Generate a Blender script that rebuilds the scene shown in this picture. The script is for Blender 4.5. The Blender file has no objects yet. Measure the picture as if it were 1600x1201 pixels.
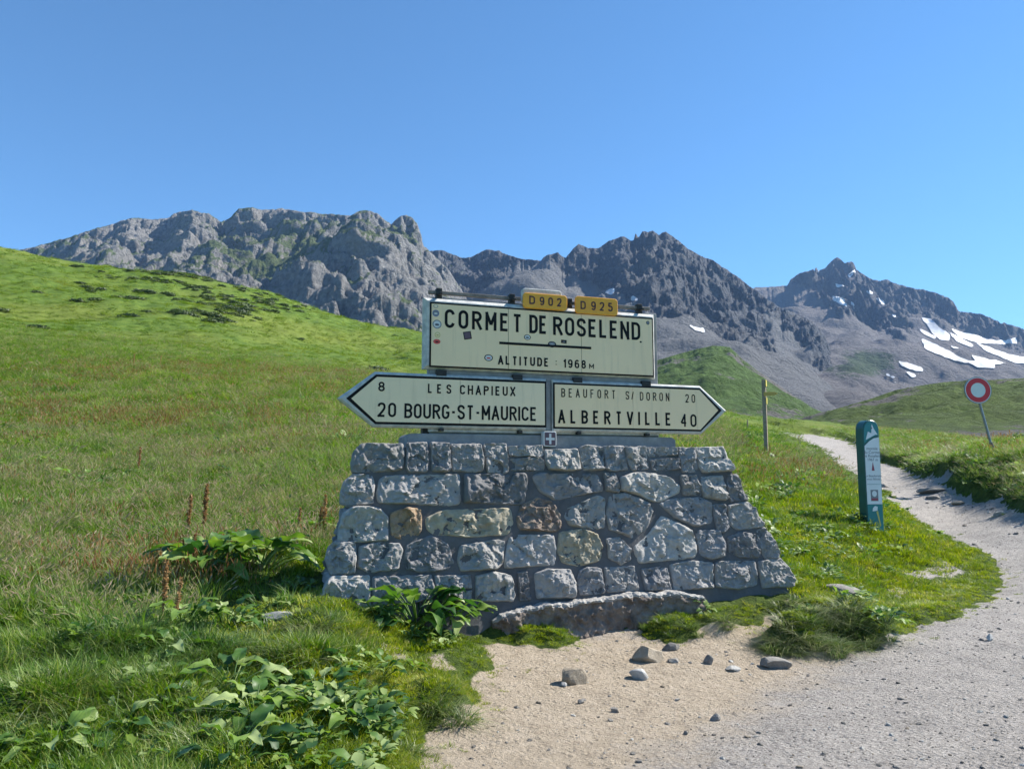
import bpy, math, random
import numpy as np
from mathutils import Vector

random.seed(7)
rng = np.random.default_rng(11)
scene = bpy.context.scene
COL = scene.collection
R = math.radians

# ------------------------------------------------------------------ camera, world, sun
F = 1200.0
EYE = 1.6
PITCH = math.atan(0.1133)
cam_data = bpy.data.cameras.new("camera")
cam_data.sensor_width = 36.0
cam_data.lens = 36.0 * F / 1600.0
cam_data.clip_start = 0.05
cam_data.clip_end = 30000
cam = bpy.data.objects.new("camera", cam_data)
cam.location = (0, 0, EYE)
cam.rotation_euler = (math.pi / 2 + PITCH, 0, 0)
COL.objects.link(cam)
scene.camera = cam

SUN_AZ = R(19.0)      # measured from +x towards +y
SUN_EL = R(43.0)
world = bpy.data.worlds.new("World")
scene.world = world
world.use_nodes = True
wn = world.node_tree.nodes
wl = world.node_tree.links
bg = wn.get("Background") or wn.new("ShaderNodeBackground")
sky = wn.new("ShaderNodeTexSky")
sky.sky_type = 'NISHITA'
sky.sun_disc = False
sky.sun_elevation = SUN_EL
sky.sun_rotation = math.pi / 2 - SUN_AZ
sky.altitude = 2000
sky.air_density = 1.0
sky.dust_density = 0.15
sky.ozone_density = 2.0
tint = wn.new("ShaderNodeMix"); tint.data_type = 'RGBA'; tint.blend_type = 'MULTIPLY'
tint.inputs[0].default_value = 1.0
tint.inputs[7].default_value = (0.46, 0.73, 0.86, 1)      # camera white balance: the blue of the photograph's sky
wl.new(sky.outputs[0], tint.inputs[6])
wl.new(tint.outputs[2], bg.inputs[0])
bg.inputs[1].default_value = 0.122

sun_data = bpy.data.lights.new("sun", 'SUN')
sun_data.energy = 5.0
sun_data.angle = R(0.53)
sun_data.color = (1.0, 0.94, 0.85)
sun = bpy.data.objects.new("sun", sun_data)
S = Vector((math.cos(SUN_AZ) * math.cos(SUN_EL), math.sin(SUN_AZ) * math.cos(SUN_EL), math.sin(SUN_EL)))
sun.rotation_euler = S.to_track_quat('Z', 'Y').to_euler()
sun.location = S * 50
COL.objects.link(sun)

scene.view_settings.view_transform = 'Standard'
scene.view_settings.look = 'None'
scene.view_settings.gamma = 1
scene.view_settings.exposure = 1.04
scene.view_settings.use_curve_mapping = False
scene.render.engine = 'CYCLES'
cy = scene.cycles
cy.use_denoising = True
cy.max_bounces = 6
cy.diffuse_bounces = 3
cy.glossy_bounces = 2
cy.transmission_bounces = 3
cy.transparent_max_bounces = 6
cy.volume_bounces = 0
cy.caustics_reflective = False
cy.caustics_refractive = False

CP, SP = math.cos(PITCH), math.sin(PITCH)


def ray(px, py):
    """direction of the photo pixel, scaled to y = 1: returns x, z"""
    dx = (np.asarray(px, float) - 800.0) / F
    dy = (600.5 - np.asarray(py, float)) / F
    y = CP - dy * SP
    return dx / y, (SP + dy * CP) / y


def P(px, py, D):
    x, z = ray(px, py)
    return x * D, D * np.ones_like(x), EYE + z * D


def proj(X, Y, Z):
    dz = Z - EYE
    c = Y * CP + dz * SP
    up = -Y * SP + dz * CP
    return 800.0 + F * X / c, 600.5 - F * up / c


# ------------------------------------------------------------------ noise
_perm = np.random.default_rng(5).permutation(4096).astype(np.int64)
_g = np.random.default_rng(6).normal(size=(4096, 3))
_g /= np.linalg.norm(_g, axis=1)[:, None]


def _h(i, j, k):
    return _perm[(_perm[(_perm[i & 4095] + j) & 4095] + k) & 4095]


def pn(x, y, z=0.0):
    x = np.asarray(x, float); y = np.asarray(y, float)
    z = np.asarray(z, float) + np.zeros_like(x)
    xi = np.floor(x).astype(np.int64); yi = np.floor(y).astype(np.int64); zi = np.floor(z).astype(np.int64)
    fx, fy, fz = x - xi, y - yi, z - zi
    ux = fx * fx * fx * (fx * (fx * 6 - 15) + 10)
    uy = fy * fy * fy * (fy * (fy * 6 - 15) + 10)
    uz = fz * fz * fz * (fz * (fz * 6 - 15) + 10)
    flat = not np.any(fz)
    r = 0
    for a in (0, 1):
        wx = ux if a else 1 - ux
        for b in (0, 1):
            wy = uy if b else 1 - uy
            for c in ((0,) if flat else (0, 1)):
                wz = 1 if flat else (uz if c else 1 - uz)
                g = _g[_h(xi + a, yi + b, zi + c)]
                r = r + wx * wy * wz * (g[..., 0] * (fx - a) + g[..., 1] * (fy - b) + g[..., 2] * (fz - c))
    return r * 1.5


def fbm(x, y, z=0.0, o=4, lac=2.03, gain=0.5):
    r = 0; a = 1.0
    for k in range(o):
        r = r + a * pn(x, y, z)
        x = x * lac + 17.3; y = y * lac - 9.1; a *= gain
        z = z + 3.0 if not np.isscalar(z) else z + 3.0
    return r


def ridged(x, y, z=0.0, o=4, lac=2.03, gain=0.5):
    r = 0; a = 1.0; w = 1.0
    for k in range(o):
        n = 1.0 - np.abs(pn(x, y, z) * 1.4)
        n = n * n * w
        w = np.clip(n * 1.6, 0, 1)
        r = r + a * n
        x = x * lac + 31.7; y = y * lac + 11.9; a *= gain
        z = z + 5.0
    return r


def sstep(a, b, x):
    t = np.clip((x - a) / (b - a), 0, 1)
    return t * t * (3 - 2 * t)


# ------------------------------------------------------------------ object helpers
def mesh_np(name, V, faces, mat=None, attrs=None, smooth=True):
    """V (n,3); faces (m,3|4) array or a list of lists"""
    me = bpy.data.meshes.new(name)
    V = np.asarray(V, np.float32)
    if isinstance(faces, np.ndarray):
        m, k = faces.shape
        me.vertices.add(len(V)); me.vertices.foreach_set("co", V.ravel())
        me.loops.add(m * k); me.loops.foreach_set("vertex_index", faces.astype(np.int32).ravel())
        me.polygons.add(m)
        me.polygons.foreach_set("loop_start", np.arange(0, m * k, k, dtype=np.int32))
        me.update(calc_edges=True)
    else:
        me.from_pydata([tuple(map(float, v)) for v in V], [], [list(map(int, f)) for f in faces])
    if smooth:
        me.polygons.foreach_set("use_smooth", np.ones(len(me.polygons), bool))
    if attrs:
        for k2, a in attrs.items():
            at = me.attributes.new(k2, 'FLOAT', 'POINT')
            at.data.foreach_set("value", np.asarray(a, np.float32))
    if mat:
        me.materials.append(mat)
    me.update()
    return me


def link(name, me, parent=None):
    o = bpy.data.objects.new(name, me)
    COL.objects.link(o)
    if parent:
        o.parent = parent
    return o


def tag(o, label=None, cat=None, group=None, kind=None):
    if label: o['label'] = label
    if cat: o['category'] = cat
    if group: o['group'] = group
    if kind: o['kind'] = kind
    return o


def empty(name, loc, rz=0.0, label=None, cat=None, group=None):
    o = bpy.data.objects.new(name, None)
    o.empty_display_size = 0.1
    o.location = loc; o.rotation_euler = (0, 0, rz)
    COL.objects.link(o)
    return tag(o, label, cat, group)


def grid_faces(nr, nc):
    i = np.arange(nr - 1)[:, None] * nc + np.arange(nc - 1)[None, :]
    return np.stack([i, i + 1, i + nc + 1, i + nc], -1).reshape(-1, 4)


class MB:
    def __init__(s):
        s.v = []; s.f = []

    def add(s, v, f):
        b = len(s.v)
        s.v += [tuple(map(float, q)) for q in v]
        s.f += [[b + i for i in q] for q in f]
        return s

    def box(s, x0, x1, y0, y1, z0, z1):
        v = [(x0, y0, z0), (x1, y0, z0), (x1, y1, z0), (x0, y1, z0), (x0, y0, z1), (x1, y0, z1), (x1, y1, z1), (x0, y1, z1)]
        return s.add(v, [(0, 3, 2, 1), (4, 5, 6, 7), (0, 1, 5, 4), (1, 2, 6, 5), (2, 3, 7, 6), (3, 0, 4, 7)])

    def prism(s, pts, y0, y1, ch=0.0):
        """polygon pts (s,h) counter-clockwise seen from -y; front at y0 (towards the viewer), back at y1; ch = front chamfer"""
        pts = [tuple(p) for p in pts]
        n = len(pts)
        if ch > 0:
            ins = inset(pts, ch)
            rings = [[(p[0], y0, p[1]) for p in ins], [(p[0], y0 + ch, p[1]) for p in pts], [(p[0], y1, p[1]) for p in pts]]
        else:
            rings = [[(p[0], y0, p[1]) for p in pts], [(p[0], y1, p[1]) for p in pts]]
        v = [q for r_ in rings for q in r_]
        f = [list(range(n))]
        for k in range(len(rings) - 1):
            for i in range(n):
                j = (i + 1) % n
                f.append((k * n + j, k * n + i, (k + 1) * n + i, (k + 1) * n + j))
        f.append(list(range((len(rings) - 1) * n + n - 1, (len(rings) - 1) * n - 1, -1)))
        return s.add(v, f)

    def tube(s, pts, rad, n=8, cap=True):
        pts = [Vector(p) for p in pts]
        rads = rad if hasattr(rad, '__len__') else [rad] * len(pts)
        rings = []
        for i, p in enumerate(pts):
            d = (pts[min(i + 1, len(pts) - 1)] - pts[max(i - 1, 0)]).normalized()
            a = d.orthogonal().normalized() if i == 0 else (a - d * a.dot(d)).normalized()
            b = d.cross(a)
            rings.append([p + (a * math.cos(2 * math.pi * k / n) + b * math.sin(2 * math.pi * k / n)) * rads[i] for k in range(n)])
        v = [q for r_ in rings for q in r_]
        f = []
        for i in range(len(pts) - 1):
            for k in range(n):
                l = (k + 1) % n
                f.append((i * n + k, i * n + l, (i + 1) * n + l, (i + 1) * n + k))
        if cap:
            f.append(list(range(n - 1, -1, -1)))
            f.append([(len(pts) - 1) * n + k for k in range(n)])
        return s.add(v, f)

    def build(s, name, mat, parent=None, smooth=False, bevel=0.0):
        me = mesh_np(name, s.v, s.f, mat, smooth=smooth)
        o = link(name, me, parent)
        if bevel:
            m = o.modifiers.new("bevel", 'BEVEL'); m.width = bevel; m.segments = 2; m.limit_method = 'ANGLE'
        return o


def inset(pts, d):
    n = len(pts); out = []
    P_ = [Vector(p) for p in pts]
    for i in range(n):
        a, b, c = P_[i - 1], P_[i], P_[(i + 1) % n]
        e1 = (b - a).normalized(); e2 = (c - b).normalized()
        n1 = Vector((-e1.y, e1.x)); n2 = Vector((-e2.y, e2.x))
        m = (n1 + n2)
        m /= max(0.3, (1 + n1.dot(n2)))
        out.append(tuple(b + m * d))
    return out


def clip_x(pts, x0, x1):
    def half(pts, x, keep_gt):
        out = []
        for i in range(len(pts)):
            a, b = pts[i], pts[(i + 1) % len(pts)]
            ia = (a[0] >= x) == keep_gt; ib = (b[0] >= x) == keep_gt
            if ia: out.append(a)
            if ia != ib:
                t = (x - a[0]) / (b[0] - a[0])
                out.append((x, a[1] + t * (b[1] - a[1])))
        return out
    return half(half(pts, x0, True), x1, False)


# ------------------------------------------------------------------ materials
def new_mat(name):
    m = bpy.data.materials.new(name)
    m.use_nodes = True
    nt = m.node_tree
    b = nt.nodes.get("Principled BSDF")
    return m, nt, b


def N(nt, t, **kw):
    n = nt.nodes.new(t)
    for k, v in kw.items():
        if k.startswith('i_'):
            n.inputs[k[2:].replace('_', ' ')].default_value = v
        else:
            setattr(n, k, v)
    return n


def ramp(nt, fac, stops):
    n = nt.nodes.new('ShaderNodeValToRGB')
    cr = n.color_ramp
    while len(cr.elements) < len(stops): cr.elements.new(0.5)
    for e, (p, c) in zip(cr.elements, stops):
        e.position = p
        e.color = (*c, 1) if len(c) == 3 else c
    nt.links.new(fac, n.inputs[0])
    return n.outputs[0]


def mixc(nt, fac, a, b, blend='MIX'):
    n = nt.nodes.new('ShaderNodeMix'); n.data_type = 'RGBA'; n.blend_type = blend
    for sock, v in ((n.inputs[0], fac), (n.inputs[6], a), (n.inputs[7], b)):
        if isinstance(v, (int, float)): sock.default_value = v
        elif isinstance(v, tuple): sock.default_value = (*v, 1) if len(v) == 3 else v
        else: nt.links.new(v, sock)
    return n.outputs[2]


def math_(nt, op, a, b=None, clamp=False):
    n = nt.nodes.new('ShaderNodeMath'); n.operation = op; n.use_clamp = clamp
    for i, v in enumerate((a, b)):
        if v is None: continue
        if isinstance(v, (int, float)): n.inputs[i].default_value = v
        else: nt.links.new(v, n.inputs[i])
    return n.outputs[0]


def coords(nt, kind='Object'):
    if kind == 'World':
        return nt.nodes.new('ShaderNodeNewGeometry').outputs['Position']
    return nt.nodes.new('ShaderNodeTexCoord').outputs[kind]


def noise(nt, co, scale, detail=4, rough=0.55, dist=0.0, dim='3D'):
    n = nt.nodes.new('ShaderNodeTexNoise'); n.noise_dimensions = dim
    n.inputs['Scale'].default_value = scale; n.inputs['Detail'].default_value = detail
    n.inputs['Roughness'].default_value = rough; n.inputs['Distortion'].default_value = dist
    nt.links.new(co, n.inputs['Vector'])
    return n.outputs['Fac']


def bump(nt, b, h, strength=0.4, dist=0.02, prev=None):
    n = nt.nodes.new('ShaderNodeBump')
    n.inputs['Strength'].default_value = strength; n.inputs['Distance'].default_value = dist
    nt.links.new(h, n.inputs['Height'])
    if prev: nt.links.new(prev, n.inputs['Normal'])
    nt.links.new(n.outputs[0], b.inputs['Normal'])
    return n.outputs[0]


def simple(name, col, rough=0.6, var=0.15, scale=8.0, metallic=0.0, bmp=0.0, spec=0.5, col2=None):
    m, nt, b = new_mat(name)
    co = coords(nt)
    f = noise(nt, co, scale, 6, 0.6)
    c2 = col2 or tuple(c * (1 - var * 2) for c in col)
    c = ramp(nt, f, [(0.3, c2), (0.7, col)])
    nt.links.new(c, b.inputs['Base Color'])
    b.inputs['Roughness'].default_value = rough
    b.inputs['Metallic'].default_value = metallic
    b.inputs['Specular IOR Level'].default_value = spec
    if bmp:
        f2 = noise(nt, co, scale * 6, 5, 0.65)
        bump(nt, b, f2, bmp, 0.01)
    return m


def attr(nt, name):
    n = nt.nodes.new('ShaderNodeAttribute'); n.attribute_name = name
    return n.outputs['Fac']


# ---- rock for mountains
def mountain_mat(name, dark, light, green, scree, big=1.0, warm=(0.30, 0.27, 0.22)):
    m, nt, b = new_mat(name)
    co = coords(nt, 'World')
    n1 = noise(nt, co, 0.012 * big, 6, 0.65)
    n2 = noise(nt, co, 0.11 * big, 6, 0.7)
    n3 = noise(nt, co, 0.03 * big, 5, 0.6)
    c = ramp(nt, n2, [(0.3, dark), (0.5, tuple((a + q) / 2 for a, q in zip(dark, light))), (0.68, light)])
    c = mixc(nt, math_(nt, 'MULTIPLY', ramp(nt, n1, [(0.5, (0, 0, 0)), (0.68, (1, 1, 1))]), 0.6), c, warm)
    sc = ramp(nt, noise(nt, co, 0.2 * big, 4, 0.7), [(0.3, tuple(q * 0.8 for q in scree)), (0.7, scree)])
    sm = math_(nt, 'ADD', attr(nt, 'scree'), math_(nt, 'MULTIPLY', math_(nt, 'SUBTRACT', n3, 0.5), 0.5))
    c = mixc(nt, ramp(nt, sm, [(0.45, (0, 0, 0)), (0.55, (1, 1, 1))]), c, sc)
    gr = ramp(nt, noise(nt, co, 0.07 * big, 6, 0.7), [(0.3, tuple(q * 0.55 for q in green)), (0.5, tuple(q * 0.85 for q in green)), (0.7, tuple(q * 1.25 for q in green))])
    gm = math_(nt, 'ADD', attr(nt, 'green'), math_(nt, 'MULTIPLY', math_(nt, 'SUBTRACT', n2, 0.5), 0.9))
    c = mixc(nt, ramp(nt, gm, [(0.42, (0, 0, 0)), (0.58, (1, 1, 1))]), c, gr)
    nt.links.new(c, b.inputs['Base Color'])
    b.inputs['Roughness'].default_value = 0.95
    b.inputs['Specular IOR Level'].default_value = 0.15
    vo = nt.nodes.new('ShaderNodeTexVoronoi'); vo.feature = 'DISTANCE_TO_EDGE'; vo.inputs['Scale'].default_value = 0.06 * big
    wv = nt.nodes.new('ShaderNodeVectorMath'); wv.operation = 'ADD'
    nz_ = nt.nodes.new('ShaderNodeTexNoise'); nz_.inputs['Scale'].default_value = 0.05 * big; nz_.inputs['Detail'].default_value = 4
    nt.links.new(co, nz_.inputs['Vector'])
    sc_v = nt.nodes.new('ShaderNodeVectorMath'); sc_v.operation = 'SCALE'; sc_v.inputs['Scale'].default_value = 40.0 / big
    nt.links.new(nz_.outputs['Color'], sc_v.inputs[0]); nt.links.new(co, wv.inputs[0]); nt.links.new(sc_v.outputs[0], wv.inputs[1]); nt.links.new(wv.outputs[0], vo.inputs['Vector'])
    hgt = math_(nt, 'ADD', noise(nt, co, 0.16 * big, 9, 0.8), math_(nt, 'MULTIPLY', math_(nt, 'MINIMUM', vo.outputs['Distance'], 0.25), 1.2))
    bump(nt, b, hgt, 1.0, 9.0 / big)
    return m


M = {}
M['rock_left'] = mountain_mat('rock_left', (0.10, 0.10, 0.10), (0.36, 0.355, 0.34), (0.11, 0.145, 0.06), (0.22, 0.22, 0.21), 1.0, (0.27, 0.25, 0.22))
M['rock_mid'] = mountain_mat('rock_mid', (0.045, 0.05, 0.06), (0.165, 0.17, 0.178), (0.05, 0.075, 0.035), (0.20, 0.20, 0.20), 0.8, (0.16, 0.155, 0.15))
M['rock_far'] = mountain_mat('rock_far', (0.06, 0.062, 0.07), (0.17, 0.165, 0.165), (0.07, 0.10, 0.04), (0.21, 0.195, 0.19), 0.6, (0.20, 0.18, 0.16))
M['foothill'] = mountain_mat('foothill', (0.04, 0.055, 0.035), (0.14, 0.15, 0.12), (0.10, 0.17, 0.045), (0.2, 0.19, 0.18), 2.5)
M['moraine'] = mountain_mat('moraine', (0.045, 0.06, 0.03), (0.11, 0.12, 0.07), (0.11, 0.165, 0.04), (0.17, 0.165, 0.15), 3.0)
m, nt, b = new_mat('snow')
nt.links.new(ramp(nt, noise(nt, coords(nt, 'World'), 0.03, 6, 0.7), [(0.3, (0.42, 0.42, 0.42)), (0.6, (0.70, 0.71, 0.72))]), b.inputs['Base Color'])
b.inputs['Roughness'].default_value = 0.7
bump(nt, b, noise(nt, coords(nt, 'World'), 0.15, 4), 0.4, 2.0)
M['snow'] = m

# ---- near ground: turf soil and gravel in one, driven by attributes
m, nt, b = new_mat('ground')
co = coords(nt, 'World')
gA = noise(nt, co, 0.35, 5, 0.6)
gB = noise(nt, co, 6.0, 5, 0.7)
gC = noise(nt, co, 0.05, 4, 0.6)
turf = ramp(nt, gB, [(0.3, (0.035, 0.055, 0.014)), (0.5, (0.075, 0.115, 0.022)), (0.72, (0.14, 0.18, 0.04))])
farturf = ramp(nt, noise(nt, co, 0.9, 7, 0.75), [(0.32, (0.05, 0.095, 0.016)), (0.5, (0.105, 0.175, 0.026)), (0.66, (0.17, 0.235, 0.04))])
farturf = mixc(nt, ramp(nt, gC, [(0.45, (0, 0, 0)), (0.62, (0.55, 0.55, 0.55))]), farturf, (0.19, 0.22, 0.045))
turf = mixc(nt, attr(nt, 'far'), turf, farturf)
vor = nt.nodes.new('ShaderNodeTexVoronoi'); vor.inputs['Scale'].default_value = 28.0
nt.links.new(co, vor.inputs['Vector'])
vor2 = nt.nodes.new('ShaderNodeTexVoronoi'); vor2.inputs['Scale'].default_value = 90.0
nt.links.new(co, vor2.inputs['Vector'])
sep = nt.nodes.new('ShaderNodeSeparateColor'); nt.links.new(vor.outputs['Color'], sep.inputs[0])
sep2 = nt.nodes.new('ShaderNodeSeparateColor'); nt.links.new(vor2.outputs['Color'], sep2.inputs[0])
gravel = ramp(nt, sep2.outputs[0], [(0.0, (0.14, 0.13, 0.125)), (0.5, (0.40, 0.375, 0.35)), (1.0, (0.68, 0.64, 0.60))])
peb = ramp(nt, sep.outputs[1], [(0.0, (0.16, 0.15, 0.145)), (0.6, (0.36, 0.34, 0.32)), (1.0, (0.52, 0.50, 0.47))])
pmask = ramp(nt, sep.outputs[0], [(0.55, (0, 0, 0)), (0.75, (1, 1, 1))])
gravel = mixc(nt, math_(nt, 'MULTIPLY', pmask, 0.55), gravel, peb)
gravel = mixc(nt, 0.5, gravel, ramp(nt, noise(nt, co, 1.6, 6, 0.7), [(0.3, (0.28, 0.26, 0.232)), (0.52, (0.44, 0.405, 0.36)), (0.72, (0.57, 0.525, 0.46))]))
sand = ramp(nt, noise(nt, co, 9.0, 7, 0.75), [(0.25, (0.32, 0.26, 0.19)), (0.5, (0.48, 0.40, 0.30)), (0.75, (0.60, 0.515, 0.405))])
sm = math_(nt, 'ADD', attr(nt, 'sand'), math_(nt, 'MULTIPLY', math_(nt, 'SUBTRACT', noise(nt, co, 2.2, 6, 0.7), 0.5), 0.9))
dirt = mixc(nt, ramp(nt, sm, [(0.35, (0, 0, 0)), (0.7, (0.95, 0.95, 0.95))]), gravel, sand)
pm = math_(nt, 'ADD', attr(nt, 'pathm'), math_(nt, 'MULTIPLY', math_(nt, 'SUBTRACT', gB, 0.5), 0.7))
c = mixc(nt, ramp(nt, pm, [(0.42, (0, 0, 0)), (0.56, (1, 1, 1))]), turf, dirt)
nt.links.new(c, b.inputs['Base Color'])
b.inputs['Roughness'].default_value = 0.95
b.inputs['Specular IOR Level'].default_value = 0.15
h1 = math_(nt, 'MULTIPLY', vor.outputs['Distance'], -0.8)
hh = math_(nt, 'ADD', math_(nt, 'MULTIPLY', noise(nt, co, 30, 6, 0.75), 1.3), math_(nt, 'ADD', math_(nt, 'MULTIPLY', noise(nt, co, 5, 5, 0.7), 0.7), math_(nt, 'MULTIPLY', h1, pmask)))
bump(nt, b, hh, 1.0, 0.042)
M['ground'] = m


# ---- stones of the wall
def stone_mat(name, cols, scale=9.0):
    m, nt, b = new_mat(name)
    co = coords(nt)
    oi = nt.nodes.new('ShaderNodeObjectInfo')
    mp = nt.nodes.new('ShaderNodeVectorMath'); mp.operation = 'ADD'
    nt.links.new(co, mp.inputs[0])
    cx = nt.nodes.new('ShaderNodeCombineXYZ')
    nt.links.new(math_(nt, 'MULTIPLY', oi.outputs['Random'], 40.0), cx.inputs[0])
    nt.links.new(cx.outputs[0], mp.inputs[1])
    v = mp.outputs[0]
    f = noise(nt, v, scale, 8, 0.7, 0.6)
    c = ramp(nt, f, [(0.05, cols[0]), (0.40, cols[1]), (0.72, cols[2])])
    # pale lichen and fresh chips
    li = ramp(nt, noise(nt, v, scale * 3, 5, 0.7), [(0.60, (0, 0, 0)), (0.70, (0.28, 0.28, 0.28))])
    c = mixc(nt, li, c, cols[3])
    br = nt.nodes.new('ShaderNodeHueSaturation')
    nt.links.new(c, br.inputs['Color'])
    mr = nt.nodes.new('ShaderNodeMapRange')
    mr.inputs['To Min'].default_value = 0.66; mr.inputs['To Max'].default_value = 1.06
    nt.links.new(oi.outputs['Random'], mr.inputs['Value'])
    nt.links.new(mr.outputs[0], br.inputs['Value'])
    nt.links.new(br.outputs[0], b.inputs['Base Color'])
    b.inputs['Roughness'].default_value = 0.85
    b.inputs['Specular IOR Level'].default_value = 0.3
    bn = bump(nt, b, noise(nt, v, 34, 9, 0.8), 0.75, 0.02)
    return m


M['stone_grey'] = stone_mat('stone_grey', [(0.185, 0.18, 0.178), (0.32, 0.31, 0.30), (0.44, 0.425, 0.405), (0.56, 0.54, 0.49)])
M['stone_dark'] = stone_mat('stone_dark', [(0.15, 0.15, 0.152), (0.25, 0.245, 0.245), (0.35, 0.342, 0.338), (0.48, 0.47, 0.44)])
M['stone_pale'] = stone_mat('stone_pale', [(0.28, 0.27, 0.25), (0.42, 0.405, 0.38), (0.54, 0.52, 0.48), (0.62, 0.61, 0.54)])
M['stone_cream'] = stone_mat('stone_cream', [(0.22, 0.17, 0.12), (0.40, 0.35, 0.25), (0.55, 0.51, 0.40), (0.66, 0.62, 0.50)], 6)
M['stone_orange'] = stone_mat('stone_orange', [(0.17, 0.11, 0.075), (0.34, 0.23, 0.14), (0.48, 0.38, 0.27), (0.60, 0.54, 0.44)], 12)
M['stone_brown'] = stone_mat('stone_brown', [(0.10, 0.075, 0.065), (0.21, 0.16, 0.135), (0.36, 0.29, 0.22), (0.46, 0.42, 0.34)], 10)
M['mortar'] = simple('mortar', (0.145, 0.142, 0.143), 0.95, 0.18, 5, bmp=0.5, spec=0.2)
M['concrete'] = simple('concrete', (0.34, 0.34, 0.335), 0.9, 0.2, 7, bmp=0.5, spec=0.2, col2=(0.20, 0.20, 0.205))
M['white_concrete'] = simple('white_concrete', (0.66, 0.65, 0.60), 0.7, 0.1, 14, bmp=0.35, spec=0.3, col2=(0.36, 0.36, 0.36))
M['footing'] = simple('footing', (0.30, 0.255, 0.215), 0.95, 0.2, 7, bmp=1.0, spec=0.15, col2=(0.10, 0.075, 0.06))
M['black_enamel'] = simple('black_enamel', (0.012, 0.011, 0.011), 0.5, 0.1, 5, spec=0.15)
M['cream_enamel'] = simple('cream_enamel', (0.97, 0.72, 0.43), 0.35, 0.03, 3, col2=(0.93, 0.68, 0.405))
M['green_cream'] = simple('green_cream', (0.94, 0.73, 0.47), 0.35, 0.03, 3, col2=(0.89, 0.695, 0.45))
M['yellow_plate'] = simple('yellow_plate', (0.90, 0.42, 0.02), 0.4, 0.05, 12, col2=(0.80, 0.33, 0.015))
M['maroon'] = simple('maroon', (0.07, 0.012, 0.01), 0.4, 0.1, 5)
M['rust_metal'] = simple('rust_metal', (0.26, 0.235, 0.21), 0.7, 0.25, 20, metallic=0.4, bmp=0.3)
M['dark_metal'] = simple('dark_metal', (0.04, 0.038, 0.036), 0.6, 0.2, 20, metallic=0.3)
M['teal'] = simple('teal', (0.02, 0.22, 0.24), 0.3, 0.12, 4)
M['dark_teal'] = simple('dark_teal', (0.012, 0.11, 0.10), 0.35, 0.15, 4)
M['white_print'] = simple('white_print', (0.76, 0.76, 0.78), 0.35, 0.04, 4)
M['grey_ink'] = simple('grey_ink', (0.10, 0.10, 0.13), 0.5, 0.05, 4)
M['red_ink'] = simple('red_ink', (0.33, 0.06, 0.09), 0.5, 0.05, 4)
M['wood'] = simple('wood', (0.38, 0.30, 0.21), 0.85, 0.25, 12, bmp=0.5, col2=(0.20, 0.155, 0.11))
M['yellow_paint'] = simple('yellow_paint', (0.80, 0.62, 0.10), 0.5, 0.1, 8)
M['orange_wood'] = simple('orange_wood', (0.62, 0.40, 0.09), 0.6, 0.1, 8)
M['red_paint'] = simple('red_paint', (0.72, 0.02, 0.03), 0.3, 0.05, 4)
M['sign_white'] = simple('sign_white', (0.78, 0.79, 0.77), 0.35, 0.03, 4)
M['galvanised'] = simple('galvanised', (0.30, 0.31, 0.32), 0.45, 0.15, 15, metallic=0.7)
M['rock_loose'] = stone_mat('rock_loose', [(0.13, 0.12, 0.11), (0.24, 0.225, 0.20), (0.38, 0.36, 0.32), (0.5, 0.48, 0.44)], 14)
M['rock_tan'] = stone_mat('rock_tan', [(0.20, 0.165, 0.125), (0.32, 0.27, 0.20), (0.46, 0.40, 0.31), (0.55, 0.5, 0.42)], 14)
M['rock_white'] = stone_mat('rock_white', [(0.33, 0.32, 0.28), (0.50, 0.49, 0.45), (0.62, 0.61, 0.57), (0.7, 0.7, 0.68)], 14)


def plant_mat(name, stops, trans=0.3, rough=0.5, wscale=0.5, spec=0.4, vein=False, patch=None, rnd=0.55):
    """leaf and blade colour from a world-space patch noise plus a per-piece random"""
    m, nt, b = new_mat(name)
    co = coords(nt, 'World')
    f1 = noise(nt, co, wscale, 4, 0.65)
    oi = nt.nodes.new('ShaderNodeObjectInfo')
    tint = attr(nt, 'tint')
    f = math_(nt, 'ADD', math_(nt, 'MULTIPLY', f1, 1.1), math_(nt, 'ADD', math_(nt, 'MULTIPLY', math_(nt, 'SUBTRACT', oi.outputs['Random'], 0.5), rnd * 0.6), math_(nt, 'MULTIPLY', math_(nt, 'SUBTRACT', tint, 0.5), rnd)))
    c = ramp(nt, f, stops)
    if patch:
        pf = noise(nt, co, patch[1], 3, 0.6)
        c = mixc(nt, ramp(nt, pf, [(patch[2], (0, 0, 0)), (patch[3], (1, 1, 1))]), c, patch[0])
    nt.links.new(c, b.inputs['Base Color'])
    b.inputs['Roughness'].default_value = rough
    b.inputs['Specular IOR Level'].default_value = spec
    tr = nt.nodes.new('ShaderNodeBsdfTranslucent')
    hs = nt.nodes.new('ShaderNodeHueSaturation')
    hs.inputs['Value'].default_value = 1.5; hs.inputs['Saturation'].default_value = 1.15
    nt.links.new(c, hs.inputs['Color']); nt.links.new(hs.outputs[0], tr.inputs['Color'])
    mx = nt.nodes.new('ShaderNodeMixShader'); mx.inputs[0].default_value = trans
    nt.links.new(b.outputs[0], mx.inputs[1]); nt.links.new(tr.outputs[0], mx.inputs[2])
    out = [n for n in nt.nodes if n.type == 'OUTPUT_MATERIAL'][0]
    nt.links.new(mx.outputs[0], out.inputs['Surface'])
    return m


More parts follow.
